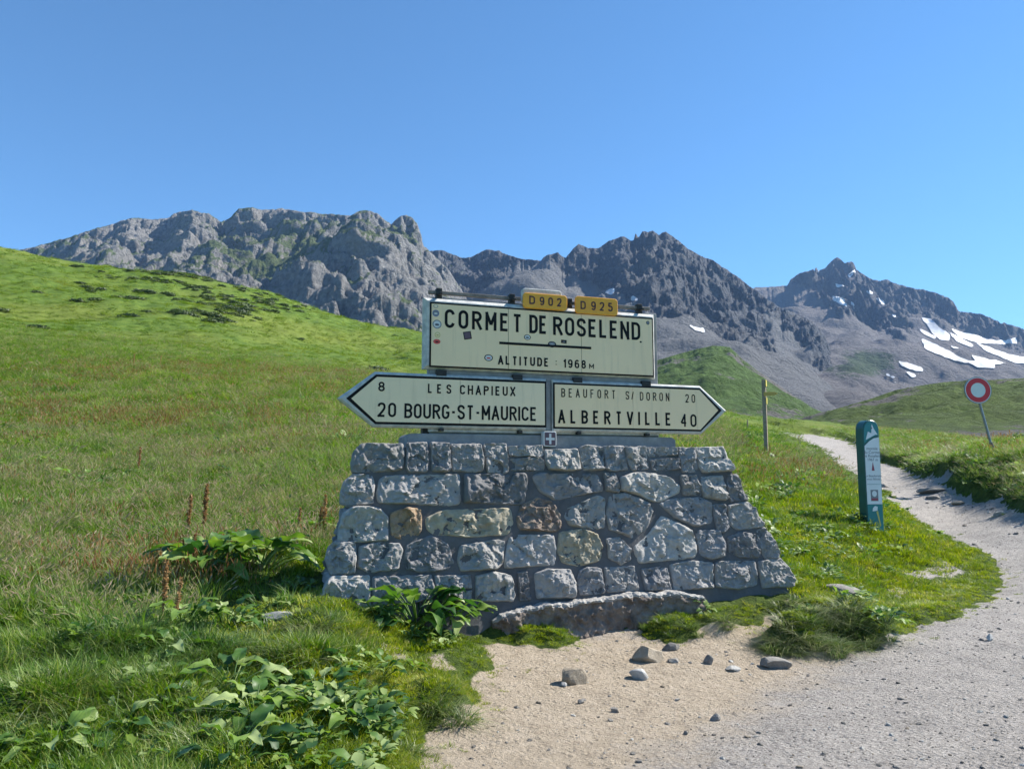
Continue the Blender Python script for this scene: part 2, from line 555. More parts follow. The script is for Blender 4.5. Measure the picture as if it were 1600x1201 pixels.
M['grass'] = plant_mat('grass', [(0.25, (0.055, 0.12, 0.015)), (0.5, (0.125, 0.22, 0.026)), (0.68, (0.21, 0.30, 0.045)), (0.9, (0.36, 0.35, 0.13))], 0.4, 0.45, 0.45, patch=((0.045, 0.12, 0.025), 0.45, 0.50, 0.68))
M['lawn'] = plant_mat('lawn', [(0.25, (0.10, 0.16, 0.014)), (0.5, (0.20, 0.28, 0.022)), (0.75, (0.30, 0.35, 0.032)), (0.95, (0.42, 0.38, 0.11))], 0.35, 0.5, 1.2)
M['tall_grass'] = plant_mat('tall_grass', [(0.25, (0.06, 0.135, 0.02)), (0.48, (0.125, 0.235, 0.034)), (0.68, (0.20, 0.30, 0.055)), (0.95, (0.33, 0.35, 0.14))], 0.4, 0.5, 0.5, patch=((0.26, 0.26, 0.11), 0.16, 0.54, 0.85))
M['seed_head'] = plant_mat('seed_head', [(0.3, (0.22, 0.25, 0.10)), (0.6, (0.32, 0.29, 0.15)), (0.85, (0.44, 0.34, 0.24))], 0.3, 0.7, 0.3)
M['rust'] = plant_mat('rust', [(0.3, (0.22, 0.115, 0.045)), (0.55, (0.33, 0.19, 0.08)), (0.8, (0.44, 0.30, 0.15))], 0.25, 0.8, 0.8)
M['tussock'] = plant_mat('tussock', [(0.2, (0.04, 0.085, 0.015)), (0.5, (0.10, 0.165, 0.04)), (0.75, (0.20, 0.25, 0.09)), (0.95, (0.33, 0.34, 0.19))], 0.3, 0.4, 1.0, 0.4, rnd=0.8)
M['herb'] = plant_mat('herb', [(0.2, (0.04, 0.10, 0.03)), (0.45, (0.10, 0.19, 0.035)), (0.65, (0.18, 0.27, 0.05)), (0.85, (0.28, 0.36, 0.14))], 0.35, 0.5, 1.8, 0.35, rnd=0.8)
M['dock'] = plant_mat('dock', [(0.2, (0.025, 0.075, 0.018)), (0.45, (0.075, 0.16, 0.03)), (0.7, (0.17, 0.27, 0.05)), (0.95, (0.34, 0.42, 0.17))], 0.35, 0.45, 2.5, 0.4, rnd=0.8)
M['shrub'] = plant_mat('shrub', [(0.3, (0.022, 0.045, 0.012)), (0.55, (0.05, 0.085, 0.02)), (0.8, (0.10, 0.14, 0.03))], 0.2, 0.5, 0.3)
M['far_grass'] = plant_mat('far_grass', [(0.3, (0.075, 0.14, 0.02)), (0.5, (0.12, 0.20, 0.028)), (0.7, (0.19, 0.26, 0.04)), (0.9, (0.28, 0.29, 0.08))], 0.3, 0.6, 0.15)

for nm in ('cream_enamel', 'green_cream'):
    # faint grime and rust runs on the old enamel
    m = M[nm]; nt = m.node_tree; b = nt.nodes['Principled BSDF']
    old = b.inputs['Base Color'].links[0].from_socket
    mp = nt.nodes.new('ShaderNodeMapping'); mp.inputs['Scale'].default_value = (22, 22, 1.6)
    nt.links.new(coords(nt), mp.inputs[0])
    g1 = ramp(nt, noise(nt, mp.outputs[0], 1.0, 4, 0.6), [(0.56, (0, 0, 0)), (0.75, (0.30, 0.30, 0.30))])
    g2 = ramp(nt, noise(nt, coords(nt), 30.0, 5, 0.7), [(0.66, (0, 0, 0)), (0.74, (0.35, 0.35, 0.35))])
    c = mixc(nt, g1, old, (0.55, 0.42, 0.25)); c = mixc(nt, g2, c, (0.45, 0.36, 0.24))
    nt.links.new(c, b.inputs['Base Color'])

# ------------------------------------------------------------------ near terrain
# control points: photo pixel and distance in metres; heights in between come from a smooth spline
ctrl = [
    (-300, 1201, 4.3), (0, 1200, 4.1), (300, 1100, 4.9), (0, 1000, 6.0), (-400, 1000, 6.2), (200, 900, 8.0), (400, 968, 6.7), (500, 966, 6.55),
    (600, 1010, 6.6), (650, 1100, 5.4), (450, 850, 9.5), (0, 800, 11), (-500, 800, 11), (300, 800, 11.5), (300, 700, 20), (0, 700, 19), (-500, 690, 19),
    (550, 700, 18), (0, 600, 35), (-500, 580, 36), (300, 600, 38), (550, 610, 36), (0, 562, 45), (300, 577, 50), (640, 594, 55), (-500, 545, 45),
    (0, 480, 90), (-500, 440, 90), (300, 500, 100), (600, 560, 110), (-500, 360, 150), (0, 387, 150), (100, 407, 150), (200, 421, 155), (300, 431, 160),
    (400, 456, 165), (500, 486, 170), (600, 511, 175), (660, 524, 180), (800, 562, 160), (1000, 617, 115), (1135, 647, 80), (1190, 664, 70),
    (-500, 400, 210), (0, 430, 210), (100, 450, 215), (300, 475, 220), (500, 530, 235), (660, 570, 250), (800, 600, 220), (1000, 655, 160), (1135, 672, 120),
    # behind the wall
    (900, 800, 12.5), (1100, 760, 14.5), (900, 700, 22), (1050, 690, 24), (850, 640, 50), (1197, 712, 25), (1200, 780, 14), (1250, 872, 10.5), (1243, 930, 8.7),
    (1150, 670, 50),
    # path
    (1570, 882, 13.4), (1500, 800, 19.5), (1400, 762, 25.3), (1310, 700, 46), (1240, 677, 71), (1450, 830, 16.5),
    (1350, 828, 13.0), (1300, 760, 17), (1260, 710, 33), (1420, 890, 12.2), (1450, 955, 9.9), (1350, 915, 10.6),
    (1230, 663, 95), (1300, 664, 85), (1400, 675, 62), (1500, 692, 52), (1600, 702, 50), (1900, 720, 50), (1556, 712, 25.5), (1600, 745, 20), (1600, 806, 16),
    (1900, 760, 20), (1900, 830, 13.5), (1230, 672, 140), (1400, 690, 110), (1600, 722, 90), (1900, 735, 90), (1500, 730, 23),
]
ctrl_flat = [(-4, 2.2), (0, 2.2), (4, 2.2), (0, 5.0), (2, 5), (-0.3, 6.3), (1.0, 7.35), (2.3, 7.6), (4, 6), (6, 8), (7.5, 10.5), (9, 12), (11, 13), (14, 14), (3.1, 8.05), (5, 9), (7, 5), (12, 9)]
cu, cv, cq = [], [], []
for px_, py_, D_ in ctrl:
    x_, y_, z_ = P(px_, py_, D_)
    cu.append(float(x_) / D_); cv.append(math.log(D_)); cq.append(float(z_) / D_)
for x_, y_ in ctrl_flat:
    cu.append(x_ / y_); cv.append(math.log(y_)); cq.append(0.0)
cu, cv, cq = map(np.array, (cu, cv, cq))
VS = 0.55          # one unit of ln(distance) counts as this much of x/y


def _tps(r2):
    return 0.5 * r2 * np.log(r2 + 1e-12)


A_ = _tps((cu[:, None] - cu[None]) ** 2 + VS ** 2 * (cv[:, None] - cv[None]) ** 2)
n_ = len(cu)
Pm = np.stack([np.ones(n_), cu, cv * VS], 1)
K_ = np.block([[A_ + 2e-5 * np.eye(n_), Pm], [Pm.T, np.zeros((3, 3))]])
W_ = np.linalg.solve(K_, np.concatenate([cq, np.zeros(3)]))


def base_q(u, v):
    r = W_[n_] + W_[n_ + 1] * u + W_[n_ + 2] * v * VS
    for i in range(n_):
        r = r + W_[i] * _tps((u - cu[i]) ** 2 + VS ** 2 * (v - cv[i]) ** 2)
    return r


def base_z(x, y):
    x = np.asarray(x, float); y = np.asarray(y, float)
    return y * base_q(np.clip(x / y, -1.3, 1.3), np.log(y))


def hit_base(px, py, d0=2.5, d1=200):
    rx, rz = ray(px, py)
    D = np.exp(np.linspace(math.log(d0), math.log(d1), 900))
    zz = EYE + rz * D - base_z(rx * D, D)
    k = np.argmax(zz < 0)
    if not np.any(zz < 0): k = len(D) - 1
    return float(rx * D[k]), float(D[k])


def world_poly(pts, **kw):
    return np.array([hit_base(*p, **kw) for p in pts])


def seg_dist(x, y, poly, closed=True):
    n = len(poly); best = np.full(x.shape, 1e9)
    for i in range(n if closed else n - 1):
        a = poly[i]; b2 = poly[(i + 1) % n]
        d = b2 - a; L = max(d @ d, 1e-9)
        t = np.clip(((x - a[0]) * d[0] + (y - a[1]) * d[1]) / L, 0, 1)
        best = np.minimum(best, np.hypot(x - a[0] - t * d[0], y - a[1] - t * d[1]))
    return best


def in_poly(x, y, poly):
    c = np.zeros(x.shape, bool); n = len(poly)
    for i in range(n):
        x1, y1 = poly[i]; x2, y2 = poly[(i + 1) % n]
        if y1 == y2: continue
        cond = ((y1 > y) != (y2 > y)) & (x < (x2 - x1) * (y - y1) / (y2 - y1) + x1)
        c ^= cond
    return c


def sdist(x, y, poly):
    d = seg_dist(x, y, poly)
    return np.where(in_poly(x, y, poly), d, -d)


PATH_PX = [(660, 1300), (655, 1190), (662, 1150), (690, 1128), (735, 1108), (742, 1085), (738, 1060), (764, 1040), (755, 1022), (722, 1008), (745, 1000), (800, 1006),
           (870, 1012), (900, 1004), (910, 985), (960, 982), (1000, 982), (1010, 996), (1060, 992), (1110, 985), (1170, 972), (1215, 955), (1222, 965), (1200, 990), (1205, 1012),
           (1260, 1022), (1330, 1012), (1385, 996), (1440, 978), (1500, 958), (1545, 930), (1572, 895), (1562, 878), (1530, 862), (1480, 842), (1440, 818), (1400, 792),
           (1380, 770), (1345, 745), (1310, 725), (1285, 700), (1250, 686), (1220, 679), (1222, 673), (1265, 678), (1330, 690), (1347, 703), (1372, 722), (1405, 730), (1480, 760),
           (1555, 780), (1600, 806), (1700, 850), (1950, 930), (2200, 1300)]
PATH_W = world_poly(PATH_PX)
BANK_W = world_poly([(1222, 671), (1265, 677), (1330, 689), (1347, 702), (1372, 721), (1405, 729), (1480, 759), (1555, 778), (1600, 802), (1700, 846), (1950, 925)])
PATCHES = [world_poly(p) for p in (
    [(560, 1018), (590, 1012), (640, 1030), (650, 1050), (610, 1052)],
    [(650, 1038), (700, 1036), (725, 1060), (690, 1072), (655, 1060)],
    [(1375, 925), (1425, 930), (1420, 952), (1392, 948)],
    [(1365, 900), (1470, 885), (1520, 900), (1490, 912), (1410, 905)],
    [(1180, 965), (1235, 940), (1250, 950), (1215, 985)],
    [(190, 1105), (215, 1100), (210, 1112)],
)]
RIGHT_SIDE = np.array(list(BANK_W) + [[60, BANK_W[-1][1]], [80, 200], [BANK_W[0][0] + 4, 200]])


def path_sd(x, y):
    w = 0.11 * y / 8
    xx = x + w * (fbm(x * 1.3, y * 1.3, 0, 3) + 0.7 * pn(x * 6, y * 6))
    yy = y + w * 1.5 * (fbm(x * 1.3 + 40, y * 1.3, 0, 3) + 0.7 * pn(x * 6 + 9, y * 6))
    return sdist(xx, yy, PATH_W)


HUMMOCKS = [(hit_base(px_, py_), h_, r_) for px_, py_, h_, r_ in ((1262, 1000, 0.17, 0.30), (1330, 985, 0.22, 0.34), (1225, 1005, 0.08, 0.2), (690, 1112, 0.11, 0.22), (735, 1050, 0.05, 0.15),
    (330, 1040, 0.10, 0.3), (450, 1050, 0.09, 0.25), (170, 1040, 0.12, 0.35), (560, 1150, 0.06, 0.25), (820, 990, 0.07, 0.16), (770, 985, 0.07, 0.16), (870, 996, 0.06, 0.13), (1060, 985, 0.07, 0.16), (1120, 978, 0.07, 0.16),
    (480, 990, 0.05, 0.2), (80, 1130, 0.12, 0.3), (250, 1120, 0.08, 0.25))]


def terrain(x, y, want=False):
    x = np.asarray(x, float); y = np.asarray(y, float)
    z = base_z(x, y)
    sd = path_sd(x, y)
    inside = sstep(-0.02, 0.02, sd)
    onp = sstep(-0.10, 0.25, sd)
    near = 1 - sstep(11, 16, y)
    # sod stands a hand above the trodden ground
    z = z + 0.09 * sstep(0.0, -0.28, sd) * (1 - sstep(14, 24, y)) - 0.02 * inside * near
    # cut bank on the right of the path
    br = in_poly(x, y, RIGHT_SIDE); bd = seg_dist(x, y, BANK_W, False)
    bd = np.where(br, bd, -bd)
    bh = 0.42 * sstep(8, 16, y)
    z = z + bh * sstep(0.03, -0.22, sd) * sstep(-0.05, 0.45, bd + 0.12 * pn(x * 1.5, y * 1.5)) * (1 - sstep(1.0, 8.0, bd) * 0.75)
    g = 1 - onp
    for (hx, hy), hh_, hr_ in HUMMOCKS:
        z = z + hh_ * np.exp(-(((x - hx) / hr_) ** 2 + ((y - hy) / (hr_ * 1.0)) ** 2) ** 1.6)
    z = z + g * (0.05 * fbm(x * 1.6, y * 1.6, 3, 3) + 0.09 * fbm(x * 0.45, y * 0.45, 8, 3) * sstep(5, 12, y))
    z = z + onp * (0.012 * fbm(x * 3, y * 3, 5, 3) + 0.02 * pn(x * 0.8, y * 0.8))
    big = sstep(40, 110, y)
    z = z + big * (1.1 * fbm(x * 0.045, y * 0.03, 12, 4) + 0.5 * fbm(x * 0.16, y * 0.12, 14, 4) + 0.16 * fbm(x * 0.7, y * 0.5, 15, 2))
    # knee-high hummocks round the shrubs of the hill
    if not want: return z
    bare = np.full(x.shape, -9.0)
    for p in PATCHES: bare = np.maximum(bare, sdist(x, y, p))
    return z, sd, bare, bd


nu, nv = 560, 560
uu = np.linspace(-1.02, 1.02, nu)
uu = uu * (0.75 + 0.25 * uu ** 2 / 1.04)
vv = np.concatenate([np.linspace(math.log(2.4), math.log(60), 430), np.linspace(math.log(60), math.log(245), 131)[1:]])
nv = len(vv)
VVg, UUg = np.meshgrid(vv, uu, indexing='ij')
Yg = np.exp(VVg); Xg = UUg * Yg
Zg, SDg, BAREg, BDg = terrain(Xg, Yg, True)
pathm = sstep(-0.06, 0.10, SDg)
pathm = np.maximum(pathm, 0.72 * sstep(-0.08, 0.16, BAREg + 0.06 * pn(Xg * 7, Yg * 7)))
# sand by the wall, grey gravel further out
SANDLINE = world_poly([(640, 1201), (740, 1000), (900, 1000), (1100, 985), (1230, 940), (1260, 1010), (1190, 1050), (1080, 1110), (900, 1201), (800, 1260)])
sandm = sstep(-1.6, 0.9, sdist(Xg, Yg, SANDLINE)) 
sandm = np.maximum(sandm, sstep(-0.1, 0.1, BAREg) * 0.4)
farm = sstep(44, 58, Yg)
Vt = np.stack([Xg, Yg, Zg], -1).reshape(-1, 3)
Ft = grid_faces(nv, nu)
onface = (SDg.ravel()[Ft].mean(1) > 0)
attrs_all = dict(pathm=pathm.ravel(), sand=sandm.ravel(), far=farm.ravel())


def sub_mesh(name, sel):
    fs = Ft[sel]
    idx, inv = np.unique(fs, return_inverse=True)
    return mesh_np(name, Vt[idx], inv.reshape(-1, 4), M['ground'], {k: a[idx] for k, a in attrs_all.items()})


tag(link('ground', sub_mesh('ground', ~onface)), kind='structure')
tag(link('gravel_path', sub_mesh('gravel_path', onface)), kind='structure')
# the rest of the world's floor, under and around everything, a little below
xs = np.concatenate([np.linspace(-6000, -60, 14), np.linspace(-40, 40, 9), np.linspace(60, 6000, 14)])
ys = np.concatenate([[-6000, -2000, -500, -100, -20, 0, 2.0], np.linspace(200, 7000, 20)])
XX, YY = np.meshgrid(xs, ys)
ZZ = np.where(YY < 100, -0.25, -5.0)
tag(link('valley_floor', mesh_np('valley_floor', np.stack([XX, YY, ZZ], -1).reshape(-1, 3), grid_faces(len(ys), len(xs)), M['ground'],
    dict(pathm=np.zeros(XX.size), sand=np.zeros(XX.size), far=np.ones(XX.size)))), kind='structure')


def on_ground(px, py, d0=2.6, d1=170):
    """world point where the photo pixel meets the finished terrain"""
    rx, rz = ray(px, py)
    D = np.exp(np.linspace(math.log(d0), math.log(d1), 700))
    zt = terrain(rx * D, D)
    k = np.argmax(EYE + rz * D < zt)
    return float(rx * D[k]), float(D[k]), float(zt[k])


# ------------------------------------------------------------------ mountains
def components(fs_):
    by = {}
    for i, f in enumerate(fs_):
        for v in f: by.setdefault(int(v), []).append(i)
    seen = set(); out = []
    for i in range(len(fs_)):
        if i in seen: continue
        st = [i]; seen.add(i); comp = []
        while st:
            k = st.pop(); comp.append(k)
            for v in fs_[k]:
                for j in by[int(v)]:
                    if j not in seen: seen.add(j); st.append(j)
        out.append(fs_[comp])
    return out


def massif(name, sil, Dr, Db, base_py, mat, label, cat, seed, ribs=1.0, rough=1.0, jit=0.0016, nuv=(760, 230), prof=1.25, back=0.25, scree=(0.25, 0.5),
           green=lambda t, u, nz, n: 0 * t, crag=0.6, dvar=0.08, snow=(), kind=None, fs=1.0, wav=0.0, smooth_px=None, bulge=0.0):
    sx = []; sq = []
    for px_, py_ in sil:
        a, q = ray(px_, py_)
        sx.append(float(a)); sq.append(float(q))
    sx, sq = np.array(sx), np.array(sq)
    nu, nt_ = nuv
    u = np.linspace(sx[0], sx[-1], nu)
    tq = np.interp(u, sx, sq)
    Lm = 1.0 / (Dr * fs)
    tq = tq + jit * (fbm(u * Dr / 30.0, u * 0 + seed, 0, 5, 2.1, 0.6))
    t = np.concatenate([np.linspace(0, 1, int(nt_ * 0.86)), np.linspace(1, 1 + back, nt_ - int(nt_ * 0.86) + 1)[1:]])
    T, U = np.meshgrid(t, u, indexing='ij')
    drv = 1 + dvar * fbm(U * 6.0 + seed, 0 * U + seed * 0.7, 0, 3)
    D = Db + (Dr * drv - Db) * T
    X = U * D; Y = D
    _, bq = ray(800, base_py)
    zb = EYE + float(bq) * Db + 0 * U
    ztop = EYE + np.interp(U, sx, sq) * Dr * drv
    f = np.where(T <= 1, np.clip(T, 0, 1) ** prof, 1 - ((T - 1) / back) ** 1.2 * 0.6)
    Hm = np.maximum(ztop - zb, 1.0)
    kr = max(4, nu // 16); ker = np.hanning(2 * kr + 1); ker /= ker.sum()
    Hs = np.convolve(np.pad(Hm[0], kr, mode='edge'), ker, mode='valid')[None] + 0 * Hm
    Hm = Hs + (Hm - Hs) * sstep(0.55, 0.97, T)
    Z = zb + Hm * f
    env = sstep(0.0, 0.30, T)
    # broad lumps of the land first
    Z = Z + env * ribs * 48 * fs * fbm(X / (260 * fs), Y / (200 * fs), seed + 40, 3) * np.clip(Hm / (250 * fs), 0.3, 1)
    dzy = np.gradient(Z, axis=0) / np.maximum(np.gradient(Y, axis=0), 0.1)
    ny = -dzy / np.sqrt(1 + dzy ** 2); nz0 = 1 / np.sqrt(1 + dzy ** 2)
    PX, PY = proj(X, Y, Z)
    rockz = sstep(scree[0], scree[1], T + 0.16 * fbm(X / (150 * fs), Y / (200 * fs), seed + 2, 3))
    if smooth_px:
        for poly in smooth_px:
            wob = 9
            rockz = rockz * (1 - 0.93 * sstep(-6, 6, sdist(PX + wob * fbm(PX / 22, PY / 22, seed, 3), PY + wob * fbm(PX / 22 + 9, PY / 22, seed, 3), np.array(poly, float))))
    a1, b1 = math.cos(0.6), math.sin(0.6)
    wq = 60 * fs
    X1 = X + wq * fbm(X / (150 * fs), Z / (150 * fs), Y / (150 * fs), 2)
    Z1 = Z + wq * fbm(X / (150 * fs) + 31, Z / (150 * fs), Y / (150 * fs), 2)
    Y1 = Y
    xr = X1 * a1 + Z1 * b1; zr = -X1 * b1 + Z1 * a1
    xl = X1 * a1 - Z1 * b1; zl = X1 * b1 + Z1 * a1
    sel = sstep(-0.15, 0.15, fbm(X / (330 * fs), Z / (330 * fs), seed + 60, 2))
    big_r = ridged(xr / (120 * fs), Y1 / (200 * fs), zr / (260 * fs) + seed, 3)
    big_l = ridged(xl / (120 * fs), Y1 / (200 * fs), zl / (260 * fs) + seed + 5, 3)
    big_r = big_r * (1 - bulge) + (1.9 - big_r) * bulge; big_l = big_l * (1 - bulge) + (1.9 - big_l) * bulge
    rel = ribs * 44 * fs * ((big_r * sel + big_l * (1 - sel)) - 0.9) * env * (0.18 + 0.82 * rockz)
    mid = ridged(X1 / (58 * fs), Y1 / (58 * fs), Z1 / (46 * fs) + seed + 9, 5, 2.1, 0.6)
    mid = mid * (1 - 0.75 * bulge) + (2.0 - mid) * 0.75 * bulge
    rel = rel + rough * 19 * fs * (mid - 1.0) * rockz * env
    bed = Z / (26 * fs) + 0.35 * X / (90 * fs) + 0.7 * fbm(X / (110 * fs), Y / (110 * fs), Z / (80 * fs), 2)
    rel = rel + crag * 5.0 * fs * (np.abs((bed % 1.0) - 0.5) * 4 - 1) * rockz * env
    rel = rel + crag * 11 * fs * fbm(X / (24 * fs), Y / (24 * fs), Z / (20 * fs) + seed, 4, 2.1, 0.62) * rockz
    rel = rel + 1.6 * fs * fbm(X / (20 * fs), Y / (20 * fs), seed + 6, 3) * (1 - rockz) * env
    rel = rel + wav * fs * fbm(X / (90 * fs), Y / (60 * fs), seed + 21, 4) * env
    Y = Y + ny * rel; Z = Z + nz0 * rel
    X = U * Y
    for _ in range(2):
        q = (Z - EYE) / Y
        k = np.argmax(q, 0)
        cols = np.arange(nu)
        zm = Z[k, cols]; ym = Y[k, cols]
        kk = (tq * ym + EYE - zb[0]) / np.maximum(zm - zb[0], 1.0)
        kk = np.clip(kk, 0.02, 4)
        kr = max(4, nu // 13); ker = np.hanning(2 * kr + 1); ker /= ker.sum()
        ks = np.convolve(np.pad(kk, kr, mode='edge'), ker, mode='valid')
        wgt = sstep(0.72, 0.98, T)
        Z = zb + (Z - zb) * (ks[None] + (kk - ks)[None] * wgt)
    if snow:
        PX, PY = proj(X, Y, Z)
        sm_ = np.zeros(Z.shape)
        for poly in snow: sm_ = np.maximum(sm_, in_poly(PX, PY, poly) & (T <= 0.97))
        B = Z.copy()
        def blur(a, n):
            for _ in range(n):
                p = np.pad(a, 1, mode='edge')
                a = (p[:-2, 1:-1] + p[2:, 1:-1] + p[1:-1, :-2] + p[1:-1, 2:] + p[1:-1, 1:-1] * 2) / 6
            return a
        wgt = np.clip(blur(sm_, 8) * 2.2, 0, 1)
        Z = Z * (1 - wgt) + blur(B, 40) * wgt
    # normals for the masks
    dzx = np.gradient(Z, axis=1) / np.gradient(X, axis=1)
    dzy = np.gradient(Z, axis=0) / np.maximum(np.gradient(Y, axis=0), 0.1)
    nz = 1 / np.sqrt(1 + dzx ** 2 + dzy ** 2)
    nn = fbm(X / (140 * fs), Y / (140 * fs), seed + 30, 4)
    sc = np.clip(1 - rockz + 0.0, 0, 1) + 0.55 * sstep(0.62, 0.78, nz) * (T < 0.95) + 0.1 * nn
    PX, PY = proj(X, Y, Z)
    gm = green(T, U, nz, nn) + 0 * T
    if callable(green) and getattr(green, 'px', False):
        gm = green.fn(T, nz, nn, PX, PY)
    V = np.stack([X, Y, Z], -1).reshape(-1, 3)
    Fc = grid_faces(len(t), nu)
    par = link(name, mesh_np(name, V, Fc, M[mat], dict(scree=sc.ravel(), green=np.asarray(gm).ravel())))
    if kind: tag(par, kind=kind)
    else: tag(par, label, cat)
    if snow:
        fx = PX.ravel()[Fc].mean(1); fy = PY.ravel()[Fc].mean(1)
        wob = 1.6
        fx = fx + wob * pn(fx / 5, fy / 5); fy = fy + wob * 0.6 * pn(fx / 5 + 9, fy / 5)
        ft = T.ravel()[Fc].mean(1)
        nrm = np.stack([-dzx, -dzy, np.ones_like(dzx)], -1).reshape(-1, 3)
        nrm /= np.linalg.norm(nrm, axis=1)[:, None]
        for poly in snow:
            sel = in_poly(fx, fy, poly) & (ft <= 1.0)
            if sel.sum() < 2: continue
            for comp in components(Fc[sel]):
              if len(comp) < 5: continue
              fsel = comp
              idx, inv = np.unique(fsel, return_inverse=True)
              vv_ = V[idx] + np.array([0, -1.0, 1.6]) * fs
              q4 = inv.reshape(-1, 4)
              cnt = {}
              for f4 in q4:
                  for k4 in range(4):
                      e4 = tuple(sorted((int(f4[k4]), int(f4[(k4 + 1) % 4])))); cnt[e4] = cnt.get(e4, 0) + 1
              nb = {}
              for (e0, e1), c4 in cnt.items():
                  if c4 == 1: nb.setdefault(e0, []).append(e1); nb.setdefault(e1, []).append(e0)
              bi = np.array([k4 for k4, v4 in nb.items() if len(v4) == 2])
              if len(bi):
                  na_ = np.array([nb[k4][0] for k4 in bi]); nb_ = np.array([nb[k4][1] for k4 in bi])
                  for _i in range(6):
                      vv_[bi] = 0.4 * vv_[bi] + 0.3 * (vv_[na_] + vv_[nb_])
              link('snow_patch', mesh_np('snow_patch', vv_, inv.reshape(-1, 4), M['snow']), par)
    return par, (X, Y, Z)


class PxGreen:
    px = True
    def __init__(s, fn): s.fn = fn
    def __call__(s, T, U, nz, nn): return 0 * T


silA = [(-420, 560), (-200, 470), (-40, 415), (40, 388), (75, 380), (110, 370), (150, 357), (175, 350), (200, 341), (240, 342), (262, 341), (272, 333), (300, 328), (325, 333), (345, 347), (362, 340),
        (372, 327), (395, 324), (410, 328), (430, 328), (440, 325), (470, 330), (495, 333), (520, 335), (548, 336), (558, 330), (575, 328), (590, 333), (605, 347), (612, 351),
        (618, 343), (626, 338), (635, 336), (644, 340), (652, 350), (658, 366), (662, 385), (675, 396), (700, 420), (720, 450), (760, 520), (800, 600)]
silC = [(470, 545), (520, 512), (545, 487), (570, 466), (600, 437), (625, 417), (640, 405), (660, 397), (675, 391), (690, 391), (705, 396), (720, 402), (735, 402), (750, 394), (765, 390), (780, 391), (790, 397),
        (815, 405), (845, 407), (850, 401), (858, 398), (872, 395), (878, 400), (884, 403), (897, 386), (904, 381), (920, 388), (935, 387), (950, 377), (965, 372), (975, 369), (986, 376), (990, 376), (993, 364), (997, 371),
        (1000, 368), (1004, 361), (1012, 363), (1020, 360), (1030, 367), (1040, 362), (1050, 368), (1063, 378), (1075, 388), (1100, 402), (1110, 404), (1130, 417), (1150, 430), (1165, 443), (1180, 452), (1200, 468),
        (1225, 483), (1250, 492), (1270, 503), (1283, 515), (1290, 528), (1300, 548), (1320, 572), (1350, 600), (1400, 630), (1450, 655)]
silD = [(1020, 500), (1120, 470), (1180, 449), (1205, 448), (1230, 446), (1236, 436), (1245, 429), (1262, 423), (1275, 418), (1284, 421), (1290, 418), (1298, 409), (1303, 404), (1308, 402), (1314, 406), (1320, 411),
        (1324, 409), (1333, 408), (1338, 420), (1350, 429), (1362, 436), (1375, 439), (1385, 436), (1400, 443), (1420, 449), (1445, 453), (1465, 458), (1482, 465), (1490, 472), (1498, 486), (1515, 488), (1530, 490), (1560, 501),
        (1600, 514), (1640, 530), (1700, 552), (1800, 590), (1950, 620)]

snowD = [[(1297, 462), (1311, 464), (1321, 470), (1325, 480), (1315, 478), (1302, 470)], [(1328, 471), (1334, 474), (1336, 484), (1341, 489), (1333, 487)], [(1349, 453), (1358, 454), (1370, 459), (1360, 461)],
         [(1366, 466), (1376, 468), (1388, 475), (1378, 477)], [(1272, 422), (1283, 424), (1283, 428), (1275, 427)], [(1303, 443), (1322, 447), (1318, 450), (1306, 449)], [(1323, 430), (1336, 422), (1338, 425), (1328, 435)],
         [(1392, 491), (1401, 492), (1401, 497), (1394, 496)],
         [(1438, 496), (1456, 500), (1466, 511), (1484, 524), (1483, 533), (1468, 532), (1455, 520), (1450, 510)],
         [(1432, 512), (1446, 518), (1462, 527), (1460, 531), (1442, 522)],
         [(1480, 518), (1500, 528), (1522, 541), (1518, 544), (1495, 534)],
         [(1482, 513), (1500, 519), (1520, 523), (1545, 531), (1570, 533), (1588, 527), (1589, 538), (1560, 538), (1530, 537), (1500, 528)],
         [(1524, 536), (1545, 543), (1575, 554), (1610, 560), (1610, 570), (1585, 568), (1560, 557), (1540, 549)],
         [(1439, 529), (1460, 538), (1480, 548), (1502, 560), (1525, 570), (1490, 564), (1465, 554), (1445, 546)],
         [(1516, 555), (1540, 561), (1575, 568), (1553, 571), (1556, 576), (1530, 576), (1503, 563), (1525, 565)],
         [(1403, 565), (1425, 570), (1446, 579), (1435, 582), (1408, 573)], [(1405, 576), (1434, 588), (1425, 591)], [(1376, 582), (1402, 590), (1392, 592)], [(1390, 593), (1404, 597), (1398, 600)],
         [(1480, 539), (1500, 545), (1490, 546)], [(1180, 455), (1190, 463), (1192, 475), (1184, 468)]]
snowC = [[(944, 458), (957, 450), (963, 453), (955, 463)], [(979, 462), (996, 466), (1000, 472), (985, 470)], [(1076, 509), (1100, 514), (1102, 521), (1086, 517)]]
snowA = [[(629, 399), (639, 401), (636, 405)]]

